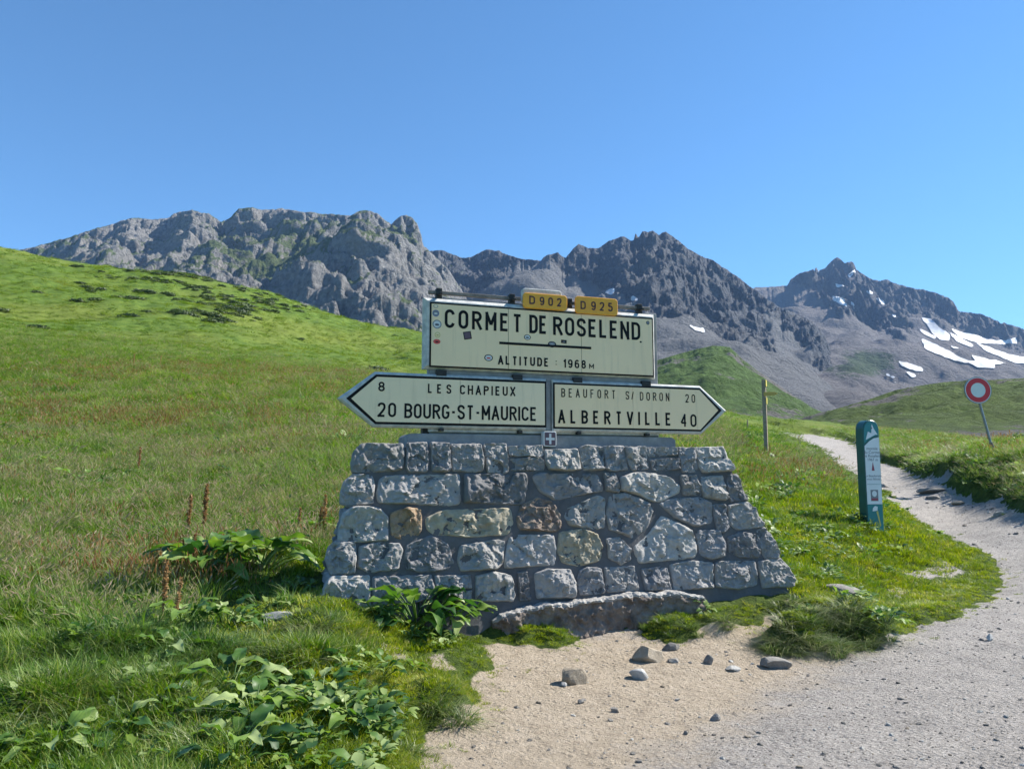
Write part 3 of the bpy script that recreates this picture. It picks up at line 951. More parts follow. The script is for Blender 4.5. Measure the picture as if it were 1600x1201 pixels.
bm_a, ga = massif('rock_massif', silA, 1900, 820, 640, 'rock_left', 'long light grey rocky massif with grassy ledges, left behind the green hill', 'mountain', 3.3, ribs=0.95, rough=1.1, bulge=0.9,
                  scree=(0.05, 0.2), prof=1.0, snow=snowA, green=PxGreen(lambda T, nz, nn, PX, PY: 0.40 * sstep(0.45, 0.75, nz) + 0.5 * nn + 0.14 + 0.30 * np.exp(-(((PX - 500) / 130) ** 2 + ((PY - 385) / 45) ** 2)) - 0.05))
bm_c, gc = massif('rock_massif', silC, 2200, 900, 672, 'rock_mid', 'dark jagged rock ridge rising behind the pass name sign', 'mountain', 7.7, ribs=1.2, rough=1.15, bulge=0.3, jit=0.0014, nuv=(860, 230),
                  scree=(0.42, 0.54), prof=1.25, snow=snowC, smooth_px=[[(1020, 492), (1075, 505), (1110, 522), (1180, 548), (1225, 585), (1290, 640), (1290, 700), (950, 700), (980, 560)], [(700, 480), (745, 445), (800, 428), (860, 418), (905, 428), (965, 452), (1000, 470), (960, 500), (700, 520)], [(1195, 475), (1230, 500), (1275, 560), (1330, 640), (1250, 640), (1215, 560)]], green=PxGreen(lambda T, nz, nn, PX, PY: 0.32 * sstep(0.6, 0.8, nz) + 0.30 * nn - 0.12 + 0.25 * np.exp(-(((PX - 700) / 60) ** 2 + ((PY - 420) / 25) ** 2))))
bm_d, gd = massif('rock_massif', silD, 3600, 800, 668, 'rock_far', 'far blue grey peak with scree slopes and snow fields, highest right of the path', 'mountain', 13.1, ribs=0.9, rough=0.9, jit=0.0011,
                  nuv=(700, 420), scree=(0.60, 0.74), prof=1.55, fs=1.5, snow=snowD, dvar=0.05, smooth_px=[[(1178, 440), (1234, 444), (1262, 455), (1310, 490), (1345, 500), (1420, 520), (1450, 560), (1480, 600), (1480, 700), (1150, 700), (1150, 460)], [(1420, 480), (1480, 505), (1560, 525), (1620, 535), (1620, 620), (1440, 620)]],
                  green=PxGreen(lambda T, nz, nn, PX, PY: 0.75 * np.exp(-(((PX - 1350) / 70) ** 2 + ((PY - 570) / 30) ** 2)) + 0.3 * nn + 0.35 * sstep(620, 650, PY)))
massif('foothill', [(800, 640), (900, 610), (980, 577), (1030, 562), (1060, 553), (1090, 545), (1115, 540), (1140, 542), (1160, 560), (1185, 580), (1210, 597), (1240, 617), (1270, 637), (1310, 655), (1360, 668)],
       520, 260, 672, 'foothill', 'steep green foothill with dark shrubby patches, behind the yellow waymark post', 'hill', 21.0, ribs=0.25, rough=0.3, jit=0.0008, nuv=(420, 160), scree=(0.8, 1.3),
       prof=0.9, fs=0.30, crag=0.4, wav=13.0, green=PxGreen(lambda T, nz, nn, PX, PY: 0.78 + 0.7 * nn - 0.4 * sstep(0.85, 1.0, T) * (PX > 1150)))
massif('foothill', [(1190, 690), (1215, 667), (1235, 655), (1270, 648), (1300, 640), (1350, 626), (1400, 609), (1440, 602), (1480, 596), (1540, 593), (1600, 591), (1700, 588), (1800, 592), (1980, 600)],
       330, 120, 702, 'moraine', 'low rounded green moraine hill behind the round no entry sign', 'hill', 27.0, ribs=0.25, rough=0.25, jit=0.0005, nuv=(460, 180), scree=(0.9, 1.3),
       prof=0.8, fs=0.22, crag=0.3, wav=11.0, green=PxGreen(lambda T, nz, nn, PX, PY: 0.72 + 0.8 * nn - 0.1 * sstep(0.8, 1.0, T)))
massif('foothill', [(1490, 640), (1540, 612), (1570, 600), (1600, 590), (1640, 578), (1700, 560), (1800, 545), (1980, 540)],
       900, 500, 640, 'rock_mid', 'dark shaded slope peeping in at the frame edge beyond the moraine hill', 'hill', 31.0, ribs=0.6, rough=0.5, jit=0.0006, nuv=(160, 80), scree=(0.9, 1.3),
       prof=0.9, fs=0.5, crag=0.3, wav=6.0, green=PxGreen(lambda T, nz, nn, PX, PY: 0.7 + 0.5 * nn))

# ------------------------------------------------------------------ the wall
YAW = R(19.0)
BETA = R(10.0)
TB = math.tan(BETA)
Uv = np.array([math.cos(YAW), math.sin(YAW), 0.0])
Nv = np.array([math.sin(YAW), -math.cos(YAW), 0.0])
ox, _, _ = P(870, 1000, 7.62)
O = np.array([float(ox), 7.62, 0.0])
C0 = np.array([0, 0, EYE])


def on_batter(px, py):
    rx, rz = ray(px, py)
    d = np.array([float(rx), 1.0, float(rz)])
    t = -((C0 - O) @ Nv + EYE * TB) / (d @ Nv + d[2] * TB)
    X = C0 + t * d
    return float((X - O) @ Uv), float(X[2])          # s, height


def on_plane(px, py, w):
    rx, rz = ray(px, py)
    d = np.array([float(rx), 1.0, float(rz)])
    t = (w - (C0 - O) @ Nv) / (d @ Nv)
    X = C0 + t * d
    return float((X - O) @ Uv), float(X[2])


HT = on_batter(870, 697)[1]
print('wall height', HT, 'extent', on_batter(500, 945), on_batter(575, 693), on_batter(1240, 925), on_batter(1132, 700))
wall = empty('stone_wall', tuple(O), YAW, 'low battered wall of squared grey stones in dark mortar carrying the road signs', 'wall')

sLb, sLt = on_batter(503, 948)[0], on_batter(577, 693)[0]
sRb, sRt = on_batter(1238, 925)[0], on_batter(1130, 700)[0]
hb = 0.25


def edge_s(h, left):
    t = (h - hb) / (HT - hb)
    return (sLb + (sLt - sLb) * t) if left else (sRb + (sRt - sRb) * t)


DB, DT = 1.25, 0.62          # depth at h=0 / depth at the top


def core_pt(a, h, side):
    """side front/left/right/back; a in 0..1 along"""
    l, r = edge_s(h, True) + 0.03, edge_s(h, False) - 0.03
    yf = h * TB + 0.0
    yb = yf + DB + (DT - DB) * (h / HT)
    return l, r, yf, yb


mb = MB()
NH, NS, ND = 34, 84, 22
Vc = []; Fc_ = []
hs = np.linspace(-0.45, HT - 0.03, NH)
loop = []
for i, h in enumerate(hs):
    l, r, yf, yb = core_pt(0, h, '')
    ring = [(l + (r - l) * k / NS, yf) for k in range(NS)] + [(r, yf + (yb - yf) * k / ND) for k in range(ND)] + \
           [(r - (r - l) * k / NS, yb) for k in range(NS)] + [(l, yb - (yb - yf) * k / ND) for k in range(ND)]
    Vc += [(a, c_, h) for a, c_ in ring]
    loop.append(len(ring))
Vc = np.array(Vc)
nr_ = loop[0]
disp = 0.012 * fbm(Vc[:, 0] * 7, Vc[:, 2] * 7, Vc[:, 1] * 7, 4)
Vc[:, 1] += disp
Vc[:, 0] += 0.7 * disp
Fc_ = [(i * nr_ + k, i * nr_ + (k + 1) % nr_, (i + 1) * nr_ + (k + 1) % nr_, (i + 1) * nr_ + k) for i in range(NH - 1) for k in range(nr_)]
Fc_.append([(NH - 1) * nr_ + k for k in range(nr_)])
link('mortar_core', mesh_np('mortar_core', Vc, Fc_, M['mortar'], smooth=False), wall)


def chips(n, r2, tilt=0.5):
    """random planes for a quarry-faced stone"""
    a = r2.uniform(0, 2 * math.pi, n); s_ = r2.uniform(0.15, tilt, n)
    return np.cos(a) * s_, np.sin(a) * s_


def stone_mesh(poly, seed, proud=0.05, mat='stone_grey', rings=26, seg=84, split=None):
    """quarry-faced stone over a polygon in (s, q); e is measured out of the wall face. Returns V in (s,q,e)"""
    r2 = np.random.default_rng(seed)
    poly = np.array(poly, float)
    c = poly.mean(0)
    dv = poly - c; poly = c + dv * (1 + 0.019 / np.maximum(np.hypot(dv[:, 0], dv[:, 1]), 0.03))[:, None]
    # resample the outline evenly
    nxt = np.roll(poly, -1, 0)
    L = np.hypot(*(nxt - poly).T); cum = np.concatenate([[0], np.cumsum(L)])
    tt = np.linspace(0, cum[-1], seg, endpoint=False)
    px_ = np.interp(tt, cum, np.append(poly[:, 0], poly[0, 0])); py_ = np.interp(tt, cum, np.append(poly[:, 1], poly[0, 1]))
    # round the corners a little, roughen the edge
    for _ in range(1):
        px_ = 0.5 * px_ + 0.25 * (np.roll(px_, 1) + np.roll(px_, -1)); py_ = 0.5 * py_ + 0.25 * (np.roll(py_, 1) + np.roll(py_, -1))
    size = math.sqrt(abs(0.5 * np.sum(poly[:, 0] * nxt[:, 1] - nxt[:, 0] * poly[:, 1])))
    jx = 0.006 * pn(px_ * 22 + seed, py_ * 22, seed * 1.7); jy = 0.006 * pn(px_ * 22, py_ * 22 + seed, seed * 2.9)
    px_ = px_ + jx; py_ = py_ + jy
    rr = np.concatenate([[1.0, 1.0, 0.985, 0.955], np.linspace(0.925, 0.0, rings)[:-1]])
    ee = np.concatenate([[-0.035, 0.0, 0.45, 0.8], np.ones(rings - 1)])
    V = []; 
    for k, (r_, e_) in enumerate(zip(rr, ee)):
        x = c[0] + (px_ - c[0]) * r_; y = c[1] + (py_ - c[1]) * r_
        V.append(np.stack([x, y, np.full(seg, e_)], -1))
    V = np.concatenate(V + [np.array([[c[0], c[1], 1.0]])])
    x, y, e = V[:, 0], V[:, 1], V[:, 2]
    body = e > 0.2
    # facets: the lowest of several tilted planes, plus split-rock relief
    gx, gy = chips(6, r2, 0.6)
    ccx = c[0] + r2.uniform(-0.35, 0.35, 6) * size; ccy = c[1] + r2.uniform(-0.35, 0.35, 6) * size
    pl = np.min([r2.uniform(0.6, 1.1) * proud + gx[i] * (x - ccx[i]) + gy[i] * (y - ccy[i]) for i in range(6)], 0)
    pl = np.clip(pl, 0.010, proud * 2.0)
    rel = 0.007 * fbm(x * 26, y * 26, seed, 5)
    for cell, amp, gr in ((0.16, 0.010, 0.22), (0.07, 0.004, 0.30), (0.03, 0.0022, 0.34)):
        # broken facets: every cell is a small tilted plane
        wxx = x + 0.25 * cell * fbm(x / cell, y / cell, seed + 3, 2); wyy = y + 0.25 * cell * fbm(x / cell + 7, y / cell, seed + 3, 2)
        gi = np.floor(wxx / cell).astype(int); gj = np.floor(wyy / cell).astype(int)
        bestd = np.full(x.shape, 9.0); val = np.zeros(x.shape)
        for a in (-1, 0, 1):
            for b2 in (-1, 0, 1):
                hsh = _h(gi + a + seed * 7, gj + b2, np.full_like(gi, int(cell * 1000)))
                g3 = _g[hsh]; g4 = _g[(hsh * 7 + 3) & 4095]
                cx = (gi + a + 0.5 + 0.45 * g3[:, 0]) * cell; cy2 = (gj + b2 + 0.5 + 0.45 * g3[:, 1]) * cell
                dd = np.hypot(wxx - cx, wyy - cy2)
                v2 = amp * g3[:, 2] + gr * (g4[:, 0] * (wxx - cx) + g4[:, 1] * (wyy - cy2))
                val = np.where(dd < bestd, v2, val); bestd = np.minimum(dd, bestd)
        rel = rel + val
    h = np.where(body, e * (pl + 0.01) + rel * np.clip(e, 0, 1), e)
    h = np.where(e < 0, -0.035, h)
    V = np.stack([x, y, h], -1)
    nR = len(rr); Fs = []
    for k in range(nR - 1):
        i = np.arange(seg); j = (i + 1) % seg
        Fs.append(np.stack([k * seg + i, k * seg + j, (k + 1) * seg + j, (k + 1) * seg + i], -1))
    quads = np.concatenate(Fs).tolist()
    last = nR * seg
    quads += [[(nR - 1) * seg + i, (nR - 1) * seg + (i + 1) % seg, last] for i in range(seg)]
    return V, quads


CB, SB = math.cos(BETA), math.sin(BETA)


def front_stone(poly_px, mat, seed, proud):
    pts = []
    for p in poly_px:
        s_, h_ = on_batter(*p)
        pts.append((s_, h_ / CB))
    V, fcs = stone_mesh(pts, seed, proud, mat)
    # local wall frame: x = s, y into the wall, z up
    X = V[:, 0]; Yl = V[:, 1] * SB - V[:, 2] * CB; Zl = V[:, 1] * CB + V[:, 2] * SB
    me = mesh_np('stone', np.stack([X, Yl, Zl], -1), fcs, M[mat], smooth=True)
    o = link('stone', me, wall)
    return o


def Lz(p): return [(480 + a / 4, 660 + b_ / 4) for a, b_ in p]
def Rz(p): return [(860 + a / 4, 660 + b_ / 4) for a, b_ in p]


G, K, PL = 'stone_grey', 'stone_dark', 'stone_pale'
stones = [
    (Lz([(300, 180), (350, 135), (590, 135), (600, 180), (590, 285), (540, 298), (290, 312), (283, 250)]), G),
    (Lz([(625, 135), (745, 130), (750, 290), (735, 305), (635, 303), (622, 285)]), K),
    (Lz([(775, 130), (885, 135), (890, 285), (870, 300), (785, 298)]), K),
    (Lz([(905, 140), (1080, 140), (1092, 220), (1090, 295), (1050, 305), (915, 298)]), G),
    (Lz([(1110, 140), (1240, 138), (1250, 300), (1225, 312), (1130, 305)]), G),
    (Lz([(1265, 150), (1460, 145), (1470, 200), (1440, 212), (1275, 207)]), G),
    (Lz([(1270, 228), (1440, 222), (1475, 240), (1470, 295), (1280, 300)]), G),
    (Rz([(-30, 175), (160, 168), (185, 290), (110, 298), (-5, 290), (-25, 250)]), PL),
    (Rz([(185, 160), (230, 148), (320, 155), (325, 290), (210, 292), (195, 250)]), G),
    (Rz([(335, 155), (455, 152), (475, 290), (390, 298), (345, 285)]), K),
    (Rz([(470, 155), (590, 155), (605, 285), (510, 292), (485, 240)]), G),
    (Rz([(600, 158), (780, 158), (785, 200), (625, 212), (605, 185)]), G),
    (Rz([(625, 230), (790, 228), (800, 290), (650, 302)]), K),
    (Rz([(795, 160), (890, 165), (925, 300), (825, 305)]), K),
    (Rz([(910, 160), (1075, 155), (1135, 300), (950, 308), (935, 280)]), PL),
    (Lz([(232, 380), (290, 330), (400, 335), (412, 390), (405, 500), (300, 508), (212, 500), (220, 430)]), G),
    (Lz([(460, 350), (500, 335), (945, 325), (950, 505), (900, 518), (450, 500), (440, 440)]), G),
    (Lz([(990, 325), (1360, 320), (1370, 380), (1350, 500), (1310, 508), (985, 498)]), K),
    (Rz([(-110, 340), (-60, 318), (280, 325), (318, 390), (320, 430), (200, 445), (30, 480), (-60, 430)]), K),
    (Rz([(335, 320), (400, 325), (425, 415), (420, 430), (350, 420)]), G),
    (Rz([(440, 345), (520, 318), (640, 325), (730, 345), (805, 400), (800, 435), (690, 485), (650, 490), (560, 450), (445, 425)]), PL),
    (Rz([(815, 335), (910, 335), (935, 420), (930, 450), (830, 448)]), G),
    (Rz([(945, 345), (1070, 335), (1105, 470), (1090, 482), (960, 465), (940, 400)]), PL),
    (Rz([(1105, 335), (1160, 330), (1225, 480), (1125, 490), (1105, 400)]), K),
    (Lz([(232, 570), (290, 530), (440, 535), (495, 590), (498, 730), (330, 738), (198, 735), (212, 640)]), PL),
    (Lz([(525, 570), (620, 540), (705, 545), (708, 660), (680, 705), (600, 720), (530, 700)]), 'stone_orange'),
    (Lz([(745, 600), (850, 550), (1260, 535), (1280, 640), (1250, 700), (1000, 705), (800, 695), (755, 665)]), 'stone_cream'),
    (Lz([(1345, 520), (1440, 475), (1530, 500), (1575, 580), (1575, 660), (1540, 675), (1330, 665), (1315, 600)]), 'stone_brown'),
    (Rz([(90, 550), (290, 455), (335, 480), (330, 650), (280, 660), (130, 640), (100, 600)]), PL),
    (Rz([(375, 460), (460, 445), (600, 500), (635, 550), (600, 650), (520, 715), (370, 660), (355, 560)]), G),
    (Rz([(680, 510), (740, 480), (940, 470), (1000, 510), (1005, 620), (900, 645), (780, 590)]), K),
    (Rz([(1010, 520), (1085, 515), (1115, 640), (1080, 680), (1045, 670), (1030, 600)]), K),
    (Rz([(1110, 520), (1230, 500), (1330, 630), (1320, 650), (1170, 665), (1130, 640)]), PL),
    (Lz([(140, 780), (180, 750), (290, 755), (300, 830), (290, 935), (150, 940), (122, 850)]), G),
    (Lz([(335, 775), (440, 755), (570, 760), (590, 800), (560, 910), (400, 930), (320, 900)]), G),
    (Lz([(625, 770), (770, 712), (870, 760), (910, 880), (860, 915), (720, 930), (630, 910), (615, 850)]), K),
    (Lz([(965, 770), (1180, 735), (1228, 750), (1210, 880), (1180, 910), (970, 925), (945, 860)]), PL),
    (Lz([(1270, 720), (1330, 708), (1530, 705), (1548, 780), (1540, 885), (1240, 905), (1235, 860)]), G),
    (Rz([(60, 690), (200, 670), (290, 700), (320, 780), (300, 860), (180, 890), (80, 870), (50, 800)]), 'stone_cream'),
    (Rz([(355, 730), (430, 725), (490, 790), (495, 850), (440, 880), (370, 840)]), G),
    (Rz([(520, 780), (620, 700), (690, 590), (740, 610), (870, 670), (905, 760), (900, 840), (560, 875), (530, 820)]), PL),
    (Rz([(910, 680), (1050, 675), (1075, 740), (1085, 830), (1000, 850), (940, 820)]), K),
    (Rz([(1110, 720), (1180, 690), (1270, 700), (1300, 760), (1290, 840), (1180, 835), (1120, 800)]), K),
    (Rz([(1290, 680), (1340, 660), (1425, 800), (1420, 840), (1340, 845), (1310, 780)]), G),
    (Lz([(128, 1000), (160, 965), (380, 960), (390, 1150), (100, 1180), (82, 1100)]), PL),
    (Lz([(415, 965), (770, 955), (785, 1040), (770, 1100), (600, 1130), (420, 1140)]), G),
    (Lz([(800, 960), (1010, 955), (1020, 1032), (810, 1042)]), G),
    (Lz([(810, 1062), (1020, 1050), (1015, 1105), (850, 1115)]), G),
    (Lz([(1060, 960), (1170, 938), (1270, 960), (1290, 1080), (1285, 1110), (1060, 1110)]), PL),
    (Lz([(1315, 945), (1370, 935), (1390, 1100), (1330, 1105)]), K),
    (Lz([(1425, 945), (1500, 920), (1640, 920), (1665, 1000), (1665, 1090), (1440, 1095)]), G),
    (Rz([(185, 930), (230, 910), (310, 915), (330, 1060), (190, 1070), (170, 1000)]), K),
    (Rz([(340, 910), (520, 900), (545, 1040), (480, 1045), (360, 1055)]), G),
    (Rz([(570, 920), (720, 900), (750, 1040), (600, 1045)]), K),
    (Rz([(750, 890), (830, 875), (870, 870), (1000, 875), (1015, 1030), (780, 1040)]), G),
    (Rz([(1025, 885), (1060, 870), (1270, 865), (1285, 1010), (1170, 1035), (1040, 1025)]), G),
    (Rz([(1300, 870), (1430, 850), (1480, 900), (1525, 980), (1515, 1020), (1330, 1030), (1310, 950)]), PL),
]
for i, (pp, mt) in enumerate(stones):
    pr = 0.055 + 0.03 * random.random()
    # photo rows are clockwise with y down: reverse to be counter-clockwise with y up
    front_stone(list(reversed(pp)), mt, 100 + i * 3, pr)

# stones of the two ends, in courses like the front's
tanL = (sLt - sLb) / (HT - hb); tanR = (sRb - sRt) / (HT - hb)
for side, tn in ((-1, tanL), (1, tanR)):
    ang = math.atan(tn)
    courses = [(0.02, 0.30), (0.33, 0.62), (0.65, 0.93), (0.97, 1.22), (1.26, 1.52), (1.56, HT - 0.02)]
    for ci, (h0, h1) in enumerate(courses):
        hm = 0.5 * (h0 + h1)
        y0 = h0 * TB + 0.06; y1 = hm * TB + DB + (DT - DB) * (hm / HT) - 0.05
        cuts = [0, 0.42 + 0.12 * math.sin(ci * 2.1), 1] if hm > 0.8 else [0, 0.33 + 0.06 * math.sin(ci * 2.7), 0.68 + 0.05 * math.sin(ci), 1]
        for k in range(len(cuts) - 1):
            a = y0 + (y1 - y0) * cuts[k] + 0.012; b2 = y0 + (y1 - y0) * cuts[k + 1] - 0.012
            if k == 0: sh = (h1 - h0) * TB
            else: sh = 0
            poly = [(a, h0), (b2, h0), (b2, h1), (a + sh, h1)]
            V, fcs = stone_mesh(poly, 900 + side * 50 + ci * 5 + k, 0.035, rings=8, seg=32)
            hh_ = V[:, 1]; e = V[:, 2]
            if side < 0:
                X = sLb + (hh_ - hb) * tanL + 0.025 - e * math.cos(ang)
            else:
                X = sRb - (hh_ - hb) * tanR - 0.025 + e * math.cos(ang)
                fcs = [list(reversed(f)) for f in fcs]
            V2 = np.stack([X, V[:, 0], hh_ + e * math.sin(ang)], -1)
            fcs = [list(reversed(f)) for f in fcs]
            link('stone', mesh_np('stone', V2, fcs, M[[G, K, PL][(ci + k) % 3]]), wall)

# rough footing under the wall, a step out
fn = 260
stop = [on_plane(*p, 0.06) for p in ((772, 972), (785, 962), (810, 954), (850, 946), (900, 941), (960, 934), (1000, 927), (1030, 928), (1060, 925), (1100, 932), (1112, 944))]
fs0, fs1 = stop[0][0], stop[-1][0]
ss = np.linspace(fs0, fs1, fn)
top = np.interp(ss, [p[0] for p in stop], [p[1] for p in stop]) + 0.015 * fbm(ss * 6, ss * 0, 3, 5, 2.1, 0.6)
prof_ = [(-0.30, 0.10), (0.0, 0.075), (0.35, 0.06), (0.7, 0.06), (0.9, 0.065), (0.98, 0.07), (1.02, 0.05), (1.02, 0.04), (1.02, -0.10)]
rowsV = []
pk = []
for a in range(len(prof_) - 1):
    for q_ in np.linspace(0, 1, 8, endpoint=False):
        pk.append((prof_[a][0] + (prof_[a + 1][0] - prof_[a][0]) * q_, prof_[a][1] + (prof_[a + 1][1] - prof_[a][1]) * q_))
pk.append(prof_[-1])
for hfrac, wv in pk:
    hh_ = top * hfrac if hfrac >= 0 else np.full(fn, hfrac)
    ww = wv + 0.03 * fbm(ss * 3.2, hh_ * 5 + wv * 3, 9, 5, 2.1, 0.6) + 0.02 * (ridged(ss * 9, hh_ * 9, 4, 4) - .8) + 0.014 * fbm(ss * 26, hh_ * 26 + wv * 30, 7, 4, 2.1, 0.65)
    ends = np.clip(np.minimum((ss - fs0), (fs1 - ss)) / 0.10, 0, 1) ** 0.5
    rowsV.append(np.stack([ss, -(ww * ends) + 0.01, hh_ + 0.01 * fbm(ss * 14, wv * 20 + 0 * ss, 5, 3)], -1))
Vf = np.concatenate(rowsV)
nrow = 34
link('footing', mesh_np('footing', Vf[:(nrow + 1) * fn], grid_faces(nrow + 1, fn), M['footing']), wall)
link('footing_ledge', mesh_np('footing_ledge', Vf[nrow * fn:], grid_faces(len(pk) - nrow, fn), M['stone_pale']), wall)  # pale mortar rim; the footing's sunlit top edge is put into its colour

# ------------------------------------------------------------------ stroke lettering
def arc(cx, cy, rx, ry, a0, a1, n=9):
    return [(cx + rx * math.cos(R(a0 + (a1 - a0) * k / n)), cy + ry * math.sin(R(a0 + (a1 - a0) * k / n))) for k in range(n + 1)]


def smooth_pl(pts, closed=False, n=4):
    out = []
    m = len(pts)
    rng_ = range(m if closed else m - 1)
    for i in rng_:
        p0 = pts[(i - 1) % m] if closed or i > 0 else pts[0]
        p1 = pts[i]; p2 = pts[(i + 1) % m]
        p3 = pts[(i + 2) % m] if closed or i + 2 < m else pts[-1]
        for k in range(n):
            t = k / n
            out.append(tuple(0.5 * ((2 * p1[j]) + (-p0[j] + p2[j]) * t + (2 * p0[j] - 5 * p1[j] + 4 * p2[j] - p3[j]) * t * t + (-p0[j] + 3 * p1[j] - 3 * p2[j] + p3[j]) * t ** 3) for j in (0, 1)))
    if not closed: out.append(pts[-1])
    return out


def glyph(ch, w):
    """centre-line strokes in a box w wide and 1 high: list of (points, closed); returns strokes, width"""
    r = min(w / 2, 0.3); ry = 0.25
    if ch in 'O0':
        p = arc(w / 2, 1 - ry, w / 2, ry, 0, 180) + arc(w / 2, ry, w / 2, ry, 180, 360)
        return [(p, True)], w
    if ch == 'C':
        return [(arc(w / 2, 1 - ry, w / 2, ry, 5, 180) + arc(w / 2, ry, w / 2, ry, 180, 355), False)], w
    if ch == 'G':
        return [(arc(w / 2, 1 - ry, w / 2, ry, 5, 180) + arc(w / 2, ry, w / 2, ry, 180, 360) + [(w, 0.43), (w * 0.55, 0.43)], False)], w
    if ch == 'D':
        return [([(0, 0), (0, 1), (w * 0.45, 1)] + arc(w * 0.45, 0.74, w * 0.55, 0.26, 80, 0, 6) + arc(w * 0.45, 0.26, w * 0.55, 0.26, 0, -80, 6) + [(w * 0.45, 0)], True)], w
    if ch in 'RPB':
        top = [(0, 0), (0, 1), (w * 0.5, 1)] + arc(w * 0.5, 0.76, w * 0.5, 0.24, 80, -80, 8) + [(w * 0.5, 0.52), (0, 0.52)]
        st = [(top, False)]
        if ch == 'R': st.append(([(w * 0.45, 0.52), (w * 1.02, 0)], False))
        if ch == 'B': st = [(top, False), ([(0, 0.52), (w * 0.5, 0.52)] + arc(w * 0.5, 0.26, w * 0.52, 0.26, 80, -80, 8) + [(w * 0.5, 0), (0, 0)], False)]
        return st, w
    if ch == 'M': return [([(0, 0), (0, 1), (w * 0.6, 0.28), (w * 1.2, 1), (w * 1.2, 0)], False)], w * 1.2
    if ch == 'N': return [([(0, 0), (0, 1), (w, 0), (w, 1)], False)], w
    if ch == 'E': return [([(w * 0.9, 1), (0, 1), (0, 0), (w * 0.9, 0)], False), ([(0, 0.52), (w * 0.75, 0.52)], False)], w * 0.9
    if ch == 'F': return [([(w * 0.9, 1), (0, 1), (0, 0)], False), ([(0, 0.52), (w * 0.75, 0.52)], False)], w * 0.9
    if ch == 'L': return [([(0, 1), (0, 0), (w * 0.85, 0)], False)], w * 0.85
    if ch == 'T': return [([(0, 1), (w, 1)], False), ([(w / 2, 1), (w / 2, 0)], False)], w
    if ch == 'I': return [([(0, 1), (0, 0)], False)], 0.0
    if ch == 'H': return [([(0, 1), (0, 0)], False), ([(w, 1), (w, 0)], False), ([(0, 0.52), (w, 0.52)], False)], w
    if ch == 'U': return [([(0, 1)] + arc(w / 2, ry, w / 2, ry, 180, 360) + [(w, 1)], False)], w
    if ch == 'V': return [([(0, 1), (w * 0.52, 0), (w * 1.04, 1)], False)], w * 1.04
    if ch == 'X': return [([(0, 1), (w, 0)], False), ([(w, 1), (0, 0)], False)], w
    if ch == 'A': return [([(0, 0), (w * 0.54, 1), (w * 1.08, 0)], False), ([(w * 0.2, 0.3), (w * 0.88, 0.3)], False)], w * 1.08
    if ch == 'S':
        p = [(w, .77), (.86 * w, .94), (.5 * w, 1), (.14 * w, .94), (0, .77), (.12 * w, .61), (.5 * w, .51), (.88 * w, .40), (w, .23), (.86 * w, .06), (.5 * w, 0), (.14 * w, .06), (0, .23)]
        return [(smooth_pl(p), False)], w
    if ch == '/': return [([(0, -0.02), (w * 0.55, 1.02)], False)], w * 0.55
    if ch == '-': return [([(0, 0.48), (w * 0.5, 0.48)], False)], w * 0.5
    if ch == ':': return [([(0, 0.78), (0, 0.66)], False), ([(0, 0.24), (0, 0.12)], False)], 0.0
    if ch == '1': return [([(0, 0.76), (w * 0.42, 1), (w * 0.42, 0)], False)], w * 0.42
    if ch == '2':
        p = smooth_pl([(0, .76), (.12 * w, .93), (.5 * w, 1), (.88 * w, .93), (w, .74), (.88 * w, .54), (.45 * w, .25), (0, 0)])
        return [(p + [(w, 0)], False)], w
    if ch == '4': return [([(w * 0.78, 0), (w * 0.78, 1), (0, 0.27), (w * 1.08, 0.27)], False)], w * 1.08
    if ch == '5':
        return [([(w * 0.92, 1), (w * 0.12, 1), (w * 0.05, 0.55)] + smooth_pl([(w * 0.05, .55), (.45 * w, .62), (.9 * w, .53), (w, .31), (.88 * w, .07), (.5 * w, 0), (.1 * w, .06), (0, .2)])[1:], False)], w
    if ch in '69':
        p = smooth_pl([(w * .92, .86), (.7 * w, .98), (.4 * w, .99), (.1 * w, .85), (0, .55), (0, .3), (.12 * w, .08), (.5 * w, 0), (.88 * w, .08), (w, .3), (.88 * w, .52), (.5 * w, .6), (.12 * w, .5), (0, .33)])
        if ch == '9': p = [(w - a, 1 - b_) for a, b_ in p]
        return [(p, False)], w
    if ch == '8':
        return [(arc(w / 2, .76, w * .44, .24, 0, 360, 18)[:-1], True), (arc(w / 2, .26, w * .5, .26, 0, 360, 18)[:-1], True)], w
    return [], w * 0.6


def stroke_mesh(pts, closed, th):
    P_ = [Vector(p) for p in pts]
    Q = [P_[0]]
    for p in P_[1:]:
        if (p - Q[-1]).length > 1e-5: Q.append(p)
    if closed and (Q[0] - Q[-1]).length < 1e-5: Q.pop()
    n = len(Q); L_, R_ = [], []
    for i in range(n):
        a = Q[i - 1] if (closed or i > 0) else None
        c_ = Q[(i + 1) % n] if (closed or i < n - 1) else None
        d1 = (Q[i] - a).normalized() if a is not None else None
        d2 = (c_ - Q[i]).normalized() if c_ is not None else None
        if d1 is None: d1 = d2
        if d2 is None: d2 = d1
        n1 = Vector((-d1.y, d1.x)); n2 = Vector((-d2.y, d2.x))
        m_ = n1 + n2
        if m_.length < 1e-4: m_ = n1
        m_ = m_ / max(m_.length_squared * 0.5, 0.35)
        if m_.length > 1.7: m_ = m_.normalized() * 1.7
        L_.append(Q[i] + m_ * th / 2); R_.append(Q[i] - m_ * th / 2)
    v = [tuple(q) for q in L_] + [tuple(q) for q in R_]
    f = [(n + i, n + (i + 1) % n, (i + 1) % n, i) for i in range(n if closed else n - 1)]
    return v, f


